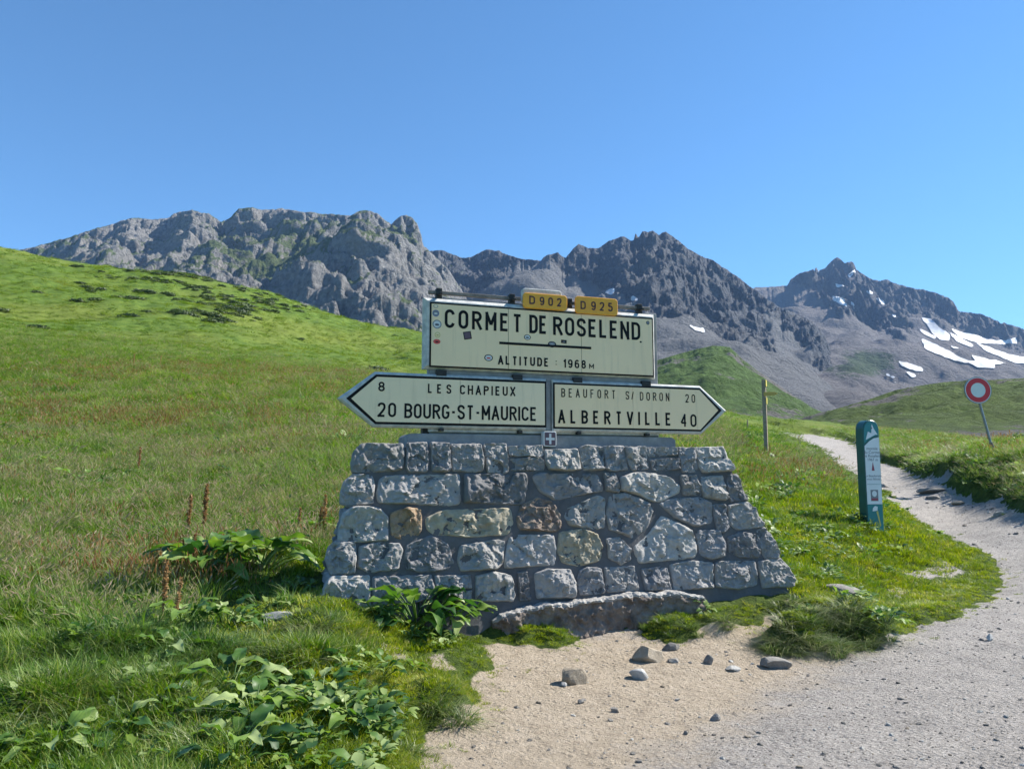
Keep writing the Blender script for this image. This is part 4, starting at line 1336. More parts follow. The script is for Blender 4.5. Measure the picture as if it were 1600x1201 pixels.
def strokes_of(strokes, kx, ky, th):
    out = []
    for pts, cl in strokes:
        q = [Vector((a * kx, b_ * ky)) for a, b_ in pts]
        r_ = [q[0]]
        for p in q[1:]:
            if (p - r_[-1]).length > 1e-5: r_.append(p)
        q = r_
        parts = [[q[0]]]
        for i in range(1, len(q)):
            parts[-1].append(q[i])
            if i < len(q) - 1 and (q[i] - q[i - 1]).normalized().dot((q[i + 1] - q[i]).normalized()) < -0.15:
                parts.append([q[i]])
        if cl and len(parts) == 1: out.append((parts[0], True)); continue
        for p in parts:
            for e, f in ((0, 1), (-1, -2)):
                d = (p[e] - p[f]).normalized()
                if abs(d.y) > 0.5 and (abs(p[e].y) < 1e-4 or abs(p[e].y - ky) < 1e-4):
                    p[e] = p[e] + d * (th / 2)
            out.append((p, False))
    return out


def lettering(parent, text, p_left, p_right, mat, plane_w, wgl=0.46, th=0.155, name='lettering', tops=None):
    """text set in the plane plane_w between the photo pixels of its first letter's top and bottom left and last letter's top and bottom right.
    p_left = (px, ytop, ybottom), p_right the same"""
    s0, h0t = on_plane(p_left[0], p_left[1], plane_w); _, h0b = on_plane(p_left[0], p_left[2], plane_w)
    s1, h1t = on_plane(p_right[0], p_right[1], plane_w); _, h1b = on_plane(p_right[0], p_right[2], plane_w)
    hb_ = 0.5 * (h0b + h1b); cap = 0.5 * (h0t + h1t) - hb_
    t_ = th * cap; sc = cap - t_
    gl = [glyph(c_, wgl) for c_ in text]
    nat = sum(g[1] for g in gl) * sc + t_ * len(text)
    gap = ((s1 - s0) - nat) / max(1, len(text) - 1) if len(text) > 1 else 0
    kx = 1.0
    if gap < t_ * 0.45 and len(text) > 1:
        gap = t_ * 0.5
        kx = ((s1 - s0) - gap * (len(text) - 1) - t_ * len(text)) / (nat - t_ * len(text))
    if len(text) == 1 and gl[0][1] > 0: kx = (s1 - s0 - t_) / (gl[0][1] * sc)
    cur = s0 + t_ / 2; lay = 0
    for g in gl:
        mb_ = MB()
        for pts, cl in strokes_of(g[0], sc * kx, sc, t_):
            v, f = stroke_mesh(pts, cl, t_)
            lay = (lay + 1) % 3
            mb_.add([(cur + a, -plane_w - 0.0005 * lay, hb_ + t_ / 2 + b_) for a, b_ in v], f)
        cur += g[1] * sc * kx + t_ + gap
        if mb_.v: mb_.build('letter', M[mat], parent)


# ------------------------------------------------------------------ sign frame, panels
WS = -0.40               # front plane of the enamel faces in the wall frame


def sp(px, py, w=WS): return on_plane(px, py, w)


frame = empty('sign_frame', tuple(O), YAW, 'grey concrete upright slab standing on the wall and holding the three enamel signs', 'frame')
# cap slab on the wall
wc = -0.43
c0 = sp(636, 690, wc)[0]; c1 = sp(1056, 695, wc)[0]; hcap = sp(850, 680, wc)[1]
mb = MB()
pts = [(c0, HT - 0.30), (c1, HT - 0.30), (c1, hcap - 0.03), (c1 - 0.04, hcap), (c0 + 0.04, hcap), (c0, hcap - 0.03)]
mb.prism(pts, -wc, -wc + 0.46)
mb.build('plinth', M['concrete'], frame, bevel=0.008)
wf = -0.49
f0 = sp(672, 600, wf)[0]; f1 = sp(1028, 600, wf)[0]; fh = sp(850, 477, wf)[1]
mb = MB(); mb.box(f0, f1, -wf, -wf + 0.16, hcap - 0.02, fh)
mb.build('slab', M['concrete'], frame, bevel=0.006)
ft0, ft1 = sp(668, 588)[0], sp(1026, 605)[0]
hl0 = sp(850, 595, WS)[1]; hl1 = sp(850, 584, WS)[1]
mb = MB(); mb.box(ft0 + 0.03, ft1 - 0.03, -wf - 0.05, -wf - 0.002, hl0, hl1)
mb.build('ledge', M['concrete'], frame, bevel=0.006)
# vertical bar between the arrow signs
mb = MB(); mb.box(sp(854.5, 640)[0], sp(862.5, 640)[0], -wf - 0.06, -wf - 0.003, sp(858, 672)[1], hl0 - 0.002)
mb.build('mullion', M['concrete'], frame, bevel=0.004)
# ledge beneath the arrows
mb = MB(); mb.box(f0 - 0.02, f1 - 0.02, -wf - 0.035, -wf - 0.003, sp(850, 677)[1], sp(850, 669.5)[1])
mb.build('ledge', M['white_concrete'], frame, bevel=0.005)
mb = MB(); mb.box(f0 - 0.07, f0 - 0.002, -wf + 0.01, -wf + 0.1, sp(672, 677)[1], sp(672, 668)[1])
mb.build('clamp', M['dark_metal'], frame)
for px_, py_, wd in ((690, 581, 16), (809, 588, 15), (903, 592.5, 14), (1010, 598, 14)):
    a = sp(px_ - wd / 2, py_); b2 = sp(px_ + wd / 2, py_)
    mb = MB(); mb.box(a[0], b2[0], -WS - 0.003, -wf - 0.052, a[1] - 0.034, a[1] + 0.024)
    mb.build('bracket', M['dark_metal'], frame, bevel=0.003)
for px_, py_ in ((690, 671), (813, 674.5), (905, 676), (1012, 679)):
    a = sp(px_, py_)
    mb = MB(); mb.box(a[0] - 0.022, a[0] + 0.022, -WS - 0.012, -wf - 0.037, a[1] - 0.014, a[1] + 0.016)
    mb.build('bracket', M['dark_metal'], frame, bevel=0.003)
# top rail with couplings
hr = sp(850, 470)[1]
rl = sp(672, 461)[0]; rr_ = sp(1020, 488)[0]
mb = MB(); mb.box(rl, rr_, 0.46, 0.50, hr + 0.0, hr + 0.035)
mb.build('rail', M['rust_metal'], frame, bevel=0.004)
for px_ in (688, 803, 893, 1003):
    a = sp(px_, 480)[0]
    mb = MB(); mb.box(a - 0.03, a + 0.03, 0.445, 0.515, hr - 0.06, hr + 0.06); mb.box(a - 0.015, a + 0.015, 0.37, 0.444, hr - 0.02, hr + 0.004)
    mb.build('clamp', M['dark_metal'], frame, bevel=0.004)


def avg_rect(l, t_l, b_l, r_, t_r, b_r, w=WS):
    a = sp(l, t_l, w); b2 = sp(l, b_l, w); c_ = sp(r_, t_r, w); d_ = sp(r_, b_r, w)
    return (a[0] + b2[0]) / 2, (c_[0] + d_[0]) / 2, (b2[1] + d_[1]) / 2, (a[1] + c_[1]) / 2


def sticker(parent, px_, py_, rx, ry, mats, shape='round', tilt=0.0):
    """mats: outer colour, inner colour, mark colour"""
    s_, h_ = sp(px_, py_)
    k = 1 / 150.0
    o = None
    for i, (f_, mt) in enumerate(zip((1.0, 0.78, 0.45), mats)):
        if mt is None: continue
        if shape == 'round': pts = [(s_ + rx * k * f_ * math.cos(a), h_ + ry * k * f_ * math.sin(a)) for a in np.linspace(0, 2 * math.pi, 20, endpoint=False)]
        else:
            pts = [(s_ + (cx * rx * math.cos(tilt) - cy_ * ry * math.sin(tilt)) * k * f_, h_ + (cx * rx * math.sin(tilt) + cy_ * ry * math.cos(tilt)) * k * f_) for cx, cy_ in ((-1, -1), (1, -1), (1, 1), (-1, 1))]
        mb_ = MB()
        if i == 2:   # small mark: an off-centre wedge
            pts = [(s_ + (p[0] - s_) * 1.1, h_ + (p[1] - h_) * 0.55 - 0.1 * ry * k) for p in pts]
        y_ = -WS - 0.009 - 0.0008 * (i + 1)
        mb_.add([(p[0], y_, p[1]) for p in pts], [list(range(len(pts)))])
        if o is None: o = mb_.build('sticker', M[mt], parent)
        else: mb_.build('print', M[mt], o)
    return o


for k_, c_ in dict(st_white=(0.7, 0.7, 0.68), st_grey=(0.22, 0.22, 0.24), st_blue=(0.16, 0.2, 0.34), st_yellow=(0.6, 0.5, 0.12), st_red=(0.7, 0.08, 0.06), st_purple=(0.13, 0.07, 0.09)).items():
    M[k_] = simple(k_, c_, 0.4, 0.05, 20)

# --- main panel
pas = empty('pass_name_sign', tuple(O), YAW, 'cream enamel panel lettered CORMET DE ROSELEND ALTITUDE 1968 M, topmost on the wall', 'sign')
l, r_, b_, t_ = avg_rect(673.7, 474.4, 570, 1018.8, 499.1, 587.2)
dk = 0.017
ob = 0.075
outer = [(l - ob, b_ - ob * 0.45), (r_ + ob * 0.62, b_ - ob * 0.45), (r_ + ob * 0.62, t_ + ob * 0.85), (l - ob, t_ + ob * 0.85)]
mb = MB(); mb.prism(outer, -WS, -WS + 0.085, ch=0.035); mb.build('surround', M['white_concrete'], pas)
blk = [(l - dk, b_ - dk), (r_ + dk, b_ - dk), (r_ + dk, t_ + dk), (l - dk, t_ + dk)]
mb = MB(); mb.prism(blk, -WS - 0.004, -WS - 0.0005); mb.build('border', M['black_enamel'], pas)
cream = [(l, b_), (r_, b_), (r_, t_), (l, t_)]
cuts = [l - 1, sp(794, 530)[0], sp(908, 530)[0], r_ + 1]
for k in range(3):
    pp = clip_x(cream, cuts[k] + 0.0025, cuts[k + 1] - 0.0025)
    mb = MB(); mb.prism(pp, -WS - 0.009, -WS - 0.0045); mb.build('tile', M['cream_enamel'], pas)
WL = WS + 0.0105
lettering(pas, 'CORMET', (695, 483.3, 512.2), (815.5, 490.5, 519), 'black_enamel', WL)
lettering(pas, 'DE', (827, 491.5, 520.5), (854.8, 493.5, 521.8), 'black_enamel', WL)
lettering(pas, 'ROSELEND', (864.1, 494, 523), (1000.2, 504, 531.5), 'black_enamel', WL)
lettering(pas, 'ALTITUDE', (778.2, 555, 569.5), (857.3, 559.5, 572.5), 'black_enamel', WL, 0.5, 0.19)
lettering(pas, ':', (868, 560.5, 572), (869, 560.5, 572), 'black_enamel', WL, 0.5, 0.2)
lettering(pas, '1968', (879.9, 560.8, 574.5), (915.4, 562.8, 575.5), 'black_enamel', WL, 0.5, 0.18)
lettering(pas, 'M', (920.5, 568.2, 575.7), (928, 568.6, 576.2), 'black_enamel', WL, 0.5, 0.2)
a = sp(779.6, 535.6); b2 = sp(923.2, 544.1)
hm = (a[1] + b2[1]) / 2
mb = MB(); mb.box(a[0], b2[0], -WL - 0.001, -WL + 0.0008, hm - 0.013, hm + 0.013); mb.build('bar', M['black_enamel'], pas)
sticker(pas, 680.5, 478.5, 3.6, 2.8, ('st_grey', 'green_cream', None))
sticker(pas, 680.6, 489.5, 5.3, 5.3, ('st_blue', 'st_grey', 'st_white'))
sticker(pas, 682.5, 506.7, 7, 6.7, ('st_grey', 'st_white', 'grey_ink'))
sticker(pas, 683.3, 523.3, 4.3, 4.3, ('st_yellow', 'cream_enamel', 'st_yellow'))
sticker(pas, 682.2, 533.8, 5.6, 3.8, ('st_red', None, 'black_enamel'))
sticker(pas, 730, 524.2, 6.2, 6.0, ('black_enamel', 'st_purple', None), 'square', 0.18)
sticker(pas, 823.5, 527, 5.8, 4.2, ('black_enamel', 'st_white', 'black_enamel'))
sticker(pas, 862, 538.2, 7.2, 5.0, ('black_enamel', 'st_grey', 'st_white'))
sticker(pas, 880.5, 533.8, 4.8, 2.8, ('black_enamel', 'black_enamel', 'st_grey'), 'square', -0.05)
sticker(pas, 763, 559, 7.0, 5.2, ('black_enamel', 'st_white', 'st_red'))
sticker(pas, 1011.5, 504.5, 3.2, 3.2, ('black_enamel', 'st_grey', None))
sticker(pas, 1000.5, 534.3, 2.0, 1.5, ('black_enamel', None, None))

# --- left arrow
la = empty('direction_sign', tuple(O), YAW, 'arrow sign pointing left, LES CHAPIEUX 8 and BOURG-ST-MAURICE 20', 'sign', 'enamel arrow direction signs')
tip = sp(548.7, 621); sh = sp(589, 588)[0]; x1 = sp(850.8, 630)[0]
ht_ = 0.5 * (sp(589, 588)[1] + sp(850.4, 599.7)[1]); hb_ = 0.5 * (sp(589, 657)[1] + sp(851, 665.6)[1])
tipx = tip[0]; hmid = 0.5 * (ht_ + hb_)
arrow = [(tipx, hmid), (sh, hb_), (x1, hb_), (x1, ht_), (sh, ht_)]
blk = inset(arrow, -0.024)
blk[0] = (blk[0][0] - 0.012, blk[0][1])
outer = inset(arrow, -0.052); outer[0] = (outer[0][0] - 0.05, outer[0][1])
outer[2] = (x1 + 0.022, outer[2][1]); outer[3] = (x1 + 0.022, outer[3][1])
mb = MB(); mb.prism(outer, -WS, -WS + 0.086, ch=0.02); mb.build('surround', M['white_concrete'], la)
mb = MB(); mb.prism([(min(max(p[0], -9), x1 + 0.018), p[1]) for p in blk], -WS - 0.004, -WS - 0.0005); mb.build('border', M['black_enamel'], la)
cuts = [-9, sp(718.5, 630)[0], 9]
for k in range(2):
    mb = MB(); mb.prism(clip_x(arrow, cuts[k] + 0.0015, cuts[k + 1] - 0.0015), -WS - 0.009, -WS - 0.0045); mb.build('tile', M['green_cream'], la)
lettering(la, '8', (591.2, 596, 611), (601.4, 596.5, 611.3), 'black_enamel', WL, 0.5, 0.17)
lettering(la, 'LES', (668.7, 599, 613.8), (705.3, 601, 615), 'black_enamel', WL, 0.46, 0.17)
lettering(la, 'CHAPIEUX', (718.7, 601, 616), (805.2, 604.5, 618.5), 'black_enamel', WL, 0.5, 0.17)
lettering(la, '20', (590.1, 628.5, 651), (619.2, 629, 651.5), 'black_enamel', WL, 0.48, 0.15)
lettering(la, 'BOURG-ST-MAURICE', (632, 629.8, 652.8), (838.7, 636, 657.8), 'black_enamel', WL, 0.46, 0.15)

# --- right arrow
ra = empty('direction_sign', tuple(O), YAW, 'arrow sign pointing right, BEAUFORT S/ DORON 20 and ALBERTVILLE 40', 'sign', 'enamel arrow direction signs')
x0 = sp(866.6, 630)[0]; sh = sp(1093, 640)[0]; tipx = sp(1121.6, 640.4)[0]
ht_ = 0.5 * (sp(867, 600)[1] + sp(1091, 609.6)[1]); hb_ = 0.5 * (sp(867, 665)[1] + sp(1095, 672.4)[1])
hmid = 0.5 * (ht_ + hb_)
arrow = [(x0, ht_), (x0, hb_), (sh, hb_), (tipx, hmid), (sh, ht_)]
blk = inset(arrow, -0.02); blk[3] = (blk[3][0] + 0.02, blk[3][1])
outer = inset(arrow, -0.05); outer[3] = (outer[3][0] + 0.05, outer[3][1])
outer[0] = (x0 - 0.022, outer[0][1]); outer[1] = (x0 - 0.022, outer[1][1])
mb = MB(); mb.prism(outer, -WS, -WS + 0.086, ch=0.02); mb.build('surround', M['white_concrete'], ra)
mb = MB(); mb.prism([(max(p[0], x0 - 0.018), p[1]) for p in blk], -WS - 0.004, -WS - 0.0005); mb.build('border', M['black_enamel'], ra)
cuts = [-9, sp(988.5, 640)[0], 9]
for k in range(2):
    mb = MB(); mb.prism(clip_x(arrow, cuts[k] + 0.0015, cuts[k + 1] - 0.0015), -WS - 0.009, -WS - 0.0045); mb.build('tile', M['cream_enamel'], ra)
lettering(ra, 'BEAUFORT', (877, 606, 620), (961.4, 609.8, 623), 'black_enamel', WL, 0.4, 0.12)
lettering(ra, 'S/', (977.4, 611, 624), (990, 611.3, 624.4), 'black_enamel', WL, 0.4, 0.12)
lettering(ra, 'DORON', (999.6, 612, 625.2), (1045.6, 614, 626.7), 'black_enamel', WL, 0.4, 0.12)
lettering(ra, '20', (1070.6, 615.6, 628.6), (1086, 616, 629), 'black_enamel', WL, 0.42, 0.13)
lettering(ra, 'ALBERTVILLE', (872, 639, 660.5), (1048.4, 645.5, 665.2), 'black_enamel', WL, 0.44, 0.165)
lettering(ra, '40', (1063, 646.3, 666), (1088, 647.3, 667), 'black_enamel', WL, 0.48, 0.15)


# --- route plates
def route_plate(px0, py0, px1, py1, txt, label, word1, word2, back):
    """(px0,py0) top-left, (px1,py1) bottom-right in the photo"""
    w = WS + 0.035
    o = empty('route_plate', tuple(O), YAW, label, 'road number plate', 'yellow road number plates on the top rail')
    a = on_plane(px0, py0, w); d_ = on_plane(px1, py1, w)
    s0, s1, h1_, h0_ = a[0], d_[0], a[1], d_[1]
    rad = 0.035
    pts = []
    for cx, cy_, a0 in ((s0 + rad, h0_ + rad, 180), (s1 - rad, h0_ + rad, 270), (s1 - rad, h1_ - rad, 0), (s0 + rad, h1_ - rad, 90)):
        pts += arc(cx, cy_, rad, rad, a0, a0 + 90, 4)
    mb_ = MB(); mb_.prism(pts, -w, -w + 0.022, ch=0.004); mb_.build('plate', M['yellow_plate'], o)
    if back:
        pb = [(p[0] + 0.0 + (0 if p[0] < (s0 + s1) / 2 else -0.05), p[1] + (0.055 if p[1] > (h0_ + h1_) / 2 else 0.05)) for p in pts]
        mb_ = MB(); mb_.prism(pb, -w + 0.030, -w + 0.075, ch=0.006); mb_.build('back_plate', M['white_concrete'], o)
    lettering(o, word1[0], *word1[1:], 'maroon', w + 0.002, 0.5, 0.17)
    lettering(o, word2[0], *word2[1:], 'maroon', w + 0.002, 0.5, 0.165)
    return o


route_plate(817.5, 456.5, 886.5, 485.5, 'D902', 'yellow road number plate D 902 with a pale plate behind it, above the name sign', ('D', (827, 461.8, 474.8), (836, 462.5, 475.6)), ('902', (843.2, 463.5, 476.8), (877.4, 466, 479)), True)
route_plate(899, 462, 965.5, 493.5, 'D925', 'yellow road number plate D 925, the one with squarer corners above the name sign', ('D', (907, 470, 482.8), (915.2, 470.6, 483.4)), ('925', (923.6, 470.8, 484.6), (957.2, 473.2, 486.6)), False)

# --- cross emblem
em = empty('emblem_plate', tuple(O), YAW, 'small dark plaque with a white cross between the two arrow signs', 'plaque')
we = -0.36
a = on_plane(849.5, 673.5, we); d_ = on_plane(869.5, 697.5, we)
s0, s1, h1_, h0_ = a[0], d_[0], a[1], d_[1]
pts = []
for cx, cy_, a0 in ((s0 + .02, h0_ + .02, 180), (s1 - .02, h0_ + .02, 270), (s1 - .02, h1_ - .02, 0), (s0 + .02, h1_ - .02, 90)):
    pts += arc(cx, cy_, .02, .02, a0, a0 + 90, 3)
mb = MB(); mb.prism(pts, -we, -we + 0.075, ch=0.003); mb.build('plate', M['st_white'], em)
mb = MB(); mb.prism(inset(pts, 0.011), -we - 0.003, -we - 0.0005); mb.build('field', M['st_purple'], em)
cx, cy_ = (s0 + s1) / 2, (h0_ + h1_) / 2; hw = (s1 - s0) / 2 - 0.022; hh2 = (h1_ - h0_) / 2 - 0.024
t2 = 0.012
pts = [(cx - t2, cy_ - hh2), (cx + t2, cy_ - hh2), (cx + t2, cy_ - t2), (cx + hw, cy_ - t2), (cx + hw, cy_ + t2), (cx + t2, cy_ + t2), (cx + t2, cy_ + hh2), (cx - t2, cy_ + hh2), (cx - t2, cy_ + t2), (cx - hw, cy_ + t2), (cx - hw, cy_ - t2), (cx - t2, cy_ - t2)]
mb = MB(); mb.prism(pts, -we - 0.006, -we - 0.0035); mb.build('cross', M['st_white'], em)

# ------------------------------------------------------------------ teal cycling marker
gx, gy, gz = on_ground(1363, 826)
Dm = gy
print('marker at', gx, gy, gz)
sc_ = Dm / F * 1.0
PYAW = R(11)
Hm_ = 166 * Dm / F / (CP)
mk = empty('marker_post', (gx, gy, gz - 0.05), PYAW, 'teal and white cycling marker post with rounded top, standing in grass by the path', 'marker post')
wd = 27.5 * sc_ / math.cos(PYAW) ; dp = 0.20
Hm_ += 0.05
pr_ = [(-wd / 2, 0), (wd / 2, 0), (wd / 2, Hm_ - 0.20)]
pr_ += [(wd / 2 * math.cos(R(a)) ** 0.9 if a < 90 else 0, Hm_ - 0.20 + 0.20 * math.sin(R(a)) ** 0.8) for a in range(12, 91, 13)]
left_ = [(-p[0], p[1]) for p in reversed(pr_[3:-1])]
pr_ = pr_ + left_ + [(-wd / 2, Hm_ - 0.20)]
mb = MB(); mb.prism(pr_, -dp / 2, dp / 2, ch=0.012); mb.build('post_body', M['dark_teal'], mk)
yf = -dp / 2


def face_poly(name, pts, mat, lay):
    mb_ = MB(); mb_.add([(p[0], yf - 0.001 * lay, p[1]) for p in pts], [list(range(len(pts)))])
    return mb_.build(name, M[mat], mk)


fw = wd / 2 - 0.014
z1 = Hm_ * 0.245
face_poly('lower_panel', [(-fw, 0.02), (fw, 0.02), (fw, z1 - 0.004), (-fw, z1 - 0.004)], 'teal', 1)
curve_ = [(fw, Hm_ * 0.845), (fw * 0.3, Hm_ * 0.835), (-fw * 0.3, Hm_ * 0.81), (-fw, Hm_ * 0.765)]
face_poly('white_panel', [(-fw, z1 + 0.004), (fw, z1 + 0.004)] + curve_, 'white_print', 1)
capz = [(fw, Hm_ * 0.862), (fw * 0.97, Hm_ - 0.17), (fw * 0.8, Hm_ - 0.09), (fw * 0.45, Hm_ - 0.035), (0, Hm_ - 0.02), (-fw * 0.45, Hm_ - 0.035), (-fw * 0.8, Hm_ - 0.09), (-fw * 0.97, Hm_ - 0.17), (-fw, Hm_ * 0.79), (-fw * 0.3, Hm_ * 0.83), (fw * 0.3, Hm_ * 0.855)]
face_poly('cap_panel', capz, 'teal', 1)
face_poly('mountain_print', [(-fw * 0.8, Hm_ * 0.82), (-fw * 0.1, Hm_ * 0.845), (fw * 0.55, Hm_ * 0.868), (fw * 0.85, Hm_ * 0.868), (fw * 0.35, Hm_ * 0.925), (fw * 0.12, Hm_ * 0.965), (fw * 0.0, Hm_ * 0.88), (-fw * 0.45, Hm_ * 0.895)], 'white_print', 2)
face_poly('bird_print', [(-fw * 0.15, Hm_ * 0.925), (fw * 0.1, Hm_ * 0.918), (fw * 0.2, Hm_ * 0.93), (0, Hm_ * 0.935)], 'grey_ink', 3)
face_poly('arrow_print', [(-0.028, Hm_ * 0.545), (0.028, Hm_ * 0.545), (0.0, Hm_ * 0.625)], 'red_ink', 2)
face_poly('emblem_print', [(-0.07, Hm_ * 0.275), (0.07, Hm_ * 0.275), (0.07, Hm_ * 0.375), (-0.07, Hm_ * 0.375)], 'st_grey', 2)
face_poly('emblem_ring', [(0.045 * math.cos(a), Hm_ * 0.34 + 0.05 * math.sin(a)) for a in np.linspace(0, 2 * math.pi, 14, endpoint=False)], 'white_print', 3)
face_poly('emblem_print', [(-0.06, Hm_ * 0.28), (0.06, Hm_ * 0.28), (0.06, Hm_ * 0.30), (-0.06, Hm_ * 0.30)], 'red_ink', 3)
face_poly('town_print', [(-0.05, Hm_ * 0.185), (0.04, Hm_ * 0.19), (0.05, Hm_ * 0.225), (0.0, Hm_ * 0.232), (-0.04, Hm_ * 0.215)], 'white_print', 2)
face_poly('road_print', [(0.02, Hm_ * 0.18), (0.05, Hm_ * 0.19), (0.095, Hm_ * 0.06), (0.08, Hm_ * 0.05)], 'st_yellow', 3)


def small_text(txt, zc, size, mat='grey_ink'):
    cu_ = bpy.data.curves.new('text', 'FONT'); cu_.body = txt; cu_.size = size; cu_.align_x = 'CENTER'; cu_.align_y = 'CENTER'
    o = bpy.data.objects.new('text', cu_); COL.objects.link(o)
    dg = bpy.context.evaluated_depsgraph_get()
    me = bpy.data.meshes.new_from_object(o.evaluated_get(dg))
    bpy.data.objects.remove(o)
    co_ = np.zeros(len(me.vertices) * 3, np.float32); me.vertices.foreach_get('co', co_); co_ = co_.reshape(-1, 3)
    new = np.stack([co_[:, 0], np.full(len(co_), yf - 0.0025), co_[:, 1] + zc], -1)
    me.vertices.foreach_set('co', new.astype(np.float32).ravel())
    me.materials.clear(); me.materials.append(M[mat]); me.update()
    return link('lettering', me, mk)


small_text('montée', Hm_ * 0.742, 0.068)
small_text('du Cormet', Hm_ * 0.708, 0.072)
small_text('de Roselend', Hm_ * 0.676, 0.068)
small_text('1967 m', Hm_ * 0.642, 0.068)
small_text('Le Beaufortain', Hm_ * 0.498, 0.053)
small_text('vous félicite', Hm_ * 0.470, 0.053)
small_text('www.lebeaufortain.com', Hm_ * 0.425, 0.026, 'teal')

# ------------------------------------------------------------------ waymark post
gx, gy, gz = on_ground(1197.5, 710)
print('waymark at', gx, gy, gz)
H2 = 117 * gy / F
wp = empty('waymark_post', (gx, gy, gz - 0.05), R(-28), 'slim grey wooden waymark post with yellow top and pointer, behind the wall', 'signpost')
H2 += 0.05
mb = MB(); mb.box(-0.06, 0.06, -0.06, 0.06, 0, H2); mb.build('post', M['wood'], wp, bevel=0.008)
mb = MB(); mb.box(0.0615, 0.085, -0.075, 0.075, H2 - 0.22, H2 - 0.01); mb.build('yellow_plate', M['yellow_paint'], wp, bevel=0.003)
mb = MB(); mb.prism([(0.0, H2 - 0.54), (0.34, H2 - 0.53), (0.44, H2 - 0.475), (0.34, H2 - 0.42), (0.0, H2 - 0.41)], -0.09, -0.0615); mb.build('pointer', M['orange_wood'], wp, bevel=0.003)
mb = MB(); mb.box(0.0615, 0.082, -0.07, 0.07, H2 - 0.80, H2 - 0.60); mb.build('yellow_plate', M['yellow_paint'], wp, bevel=0.003)

# ------------------------------------------------------------------ no-entry sign (no vehicles)
gx, gy, gz = on_ground(1555.5, 709)
print('round sign at', gx, gy, gz)
ne = empty('round_road_sign', (gx, gy, gz - 0.1), 0, 'round red rimmed road sign with white centre on a leaning grey pole', 'road sign')
cxp, _, czp = P(1527.5, 609.5, gy)
cl = Vector((float(cxp) - gx, 0.0, float(czp) - (gz - 0.1)))
rad = 21.3 * gy / F
dirp = Vector((cl.x * 0.98, 0.04, cl.z)).normalized()
mb = MB(); mb.tube([Vector((0, 0.05, 0)), Vector((0, 0.05, 0)) + dirp * (cl.length + rad * 0.5)], 0.035, 10); mb.build('pole', M['galvanised'], ne)
tilt = math.atan2(cl.x, cl.z)


def disc(name, r0, r1, y0, mat, th=0.004):
    mb_ = MB(); n = 48
    v = []; f = []
    for k in range(n):
        a = 2 * math.pi * k / n; c_, s_ = math.cos(a), math.sin(a)
        v += [(cl.x + r1 * c_, y0, cl.z + r1 * s_), (cl.x + r1 * c_, y0 + th, cl.z + r1 * s_), (cl.x + r0 * c_, y0, cl.z + r0 * s_)]
    for k in range(n):
        j = (k + 1) % n
        f += [(3 * k, 3 * j, 3 * j + 1, 3 * k + 1)]
        if r0 > 0: f += [(3 * k + 2, 3 * j + 2, 3 * j, 3 * k)]
    if r0 == 0: f += [[3 * k for k in range(n)]]
    f += [[3 * k + 1 for k in range(n)][::-1]] if r0 == 0 else []
    mb_.add(v, f)
    return mb_.build(name, M[mat], ne)


disc('rim', 0, rad, -0.02, 'galvanised', 0.03)
disc('pale_edge', 0, rad * 0.95, -0.0235, 'sign_white', 0.003)
disc('red_ring', rad * 0.54, rad * 0.90, -0.0265, 'red_paint', 0.002)
disc('centre', 0, rad * 0.538, -0.0262, 'sign_white', 0.002)
mb = MB(); mb.box(cl.x - 0.12, cl.x + 0.12, 0.011, 0.03, cl.z - 0.03, cl.z + 0.03); mb.build('bracket', M['galvanised'], ne)
mb = MB(); mb.tube([Vector((0.02, 0.05, 0.1)) + dirp * 0.0, Vector((0, 0.05, 0)) + dirp * 0.42], 0.05, 10); mb.build('sleeve', M['rust_metal'], ne)

# small stakes in the meadow
for px_, py_, hpx, lb in ((1168, 668, 10, 'thin dark stake in the meadow just left of the waymark post'), (475, 592, 9, 'thin dark stake at the meadow edge below the green hill')):
    gx, gy, gz = on_ground(px_, py_)
    mb = MB(); mb.tube([(0, 0, -0.1), (0.01, 0, hpx * gy / F * 0.6), (0.02, 0, hpx * gy / F + 0.1)], [0.05, 0.05, 0.04], 6)
    o = mb.build('stake', M['wood']); o.location = (gx, gy, gz); tag(o, lb, 'stake')


# ------------------------------------------------------------------ loose rocks
def rock_mesh(seed, nf=9, sub=3):
    import bmesh
    r2 = np.random.default_rng(seed)
    bm = bmesh.new(); bmesh.ops.create_icosphere(bm, subdivisions=sub, radius=1.0)
    V = np.array([v.co[:] for v in bm.verts]); Fr = [[v.index for v in f.verts] for f in bm.faces]
    bm.free()
    nr = r2.normal(size=(nf, 3)); nr /= np.linalg.norm(nr, axis=1)[:, None]
    off = r2.uniform(0.45, 0.85, nf)
    for n2, o2 in zip(nr, off):
        d = V @ n2 - o2
        V = V - np.where(d > 0, d, 0)[:, None] * n2[None]
    V += 0.05 * (fbm(V[:, 0] * 3 + seed, V[:, 1] * 3, V[:, 2] * 3, 3))[:, None] * V
    V /= np.abs(V).max(0)
    return V, Fr


def rock(px_, py_, wpx, hpx, mat, label, seed, depth=0.8, rz=0.0, name='rock', sink=0.25, group=None, flat=True):
    gx, gy, gz = on_ground(px_, py_)
    wpx *= 1.12; hpx *= 1.15
    w_ = wpx * gy / F / 2; h_ = hpx * gy / F / 2 / max(0.1, 1 - sink)
    V, Fr = rock_mesh(seed)
    c_, s_ = math.cos(rz), math.sin(rz)
    V = V * np.array([w_, w_ * depth, h_])
    V = np.stack([V[:, 0] * c_ - V[:, 1] * s_, V[:, 0] * s_ + V[:, 1] * c_, V[:, 2] + h_ * (1 - 2 * sink)], -1)
    o = link(name, mesh_np(name, V, Fr, M[mat], smooth=not flat))
    o.location = (gx, gy + w_ * depth * 0.5, gz)
    return tag(o, label, 'rock', group)


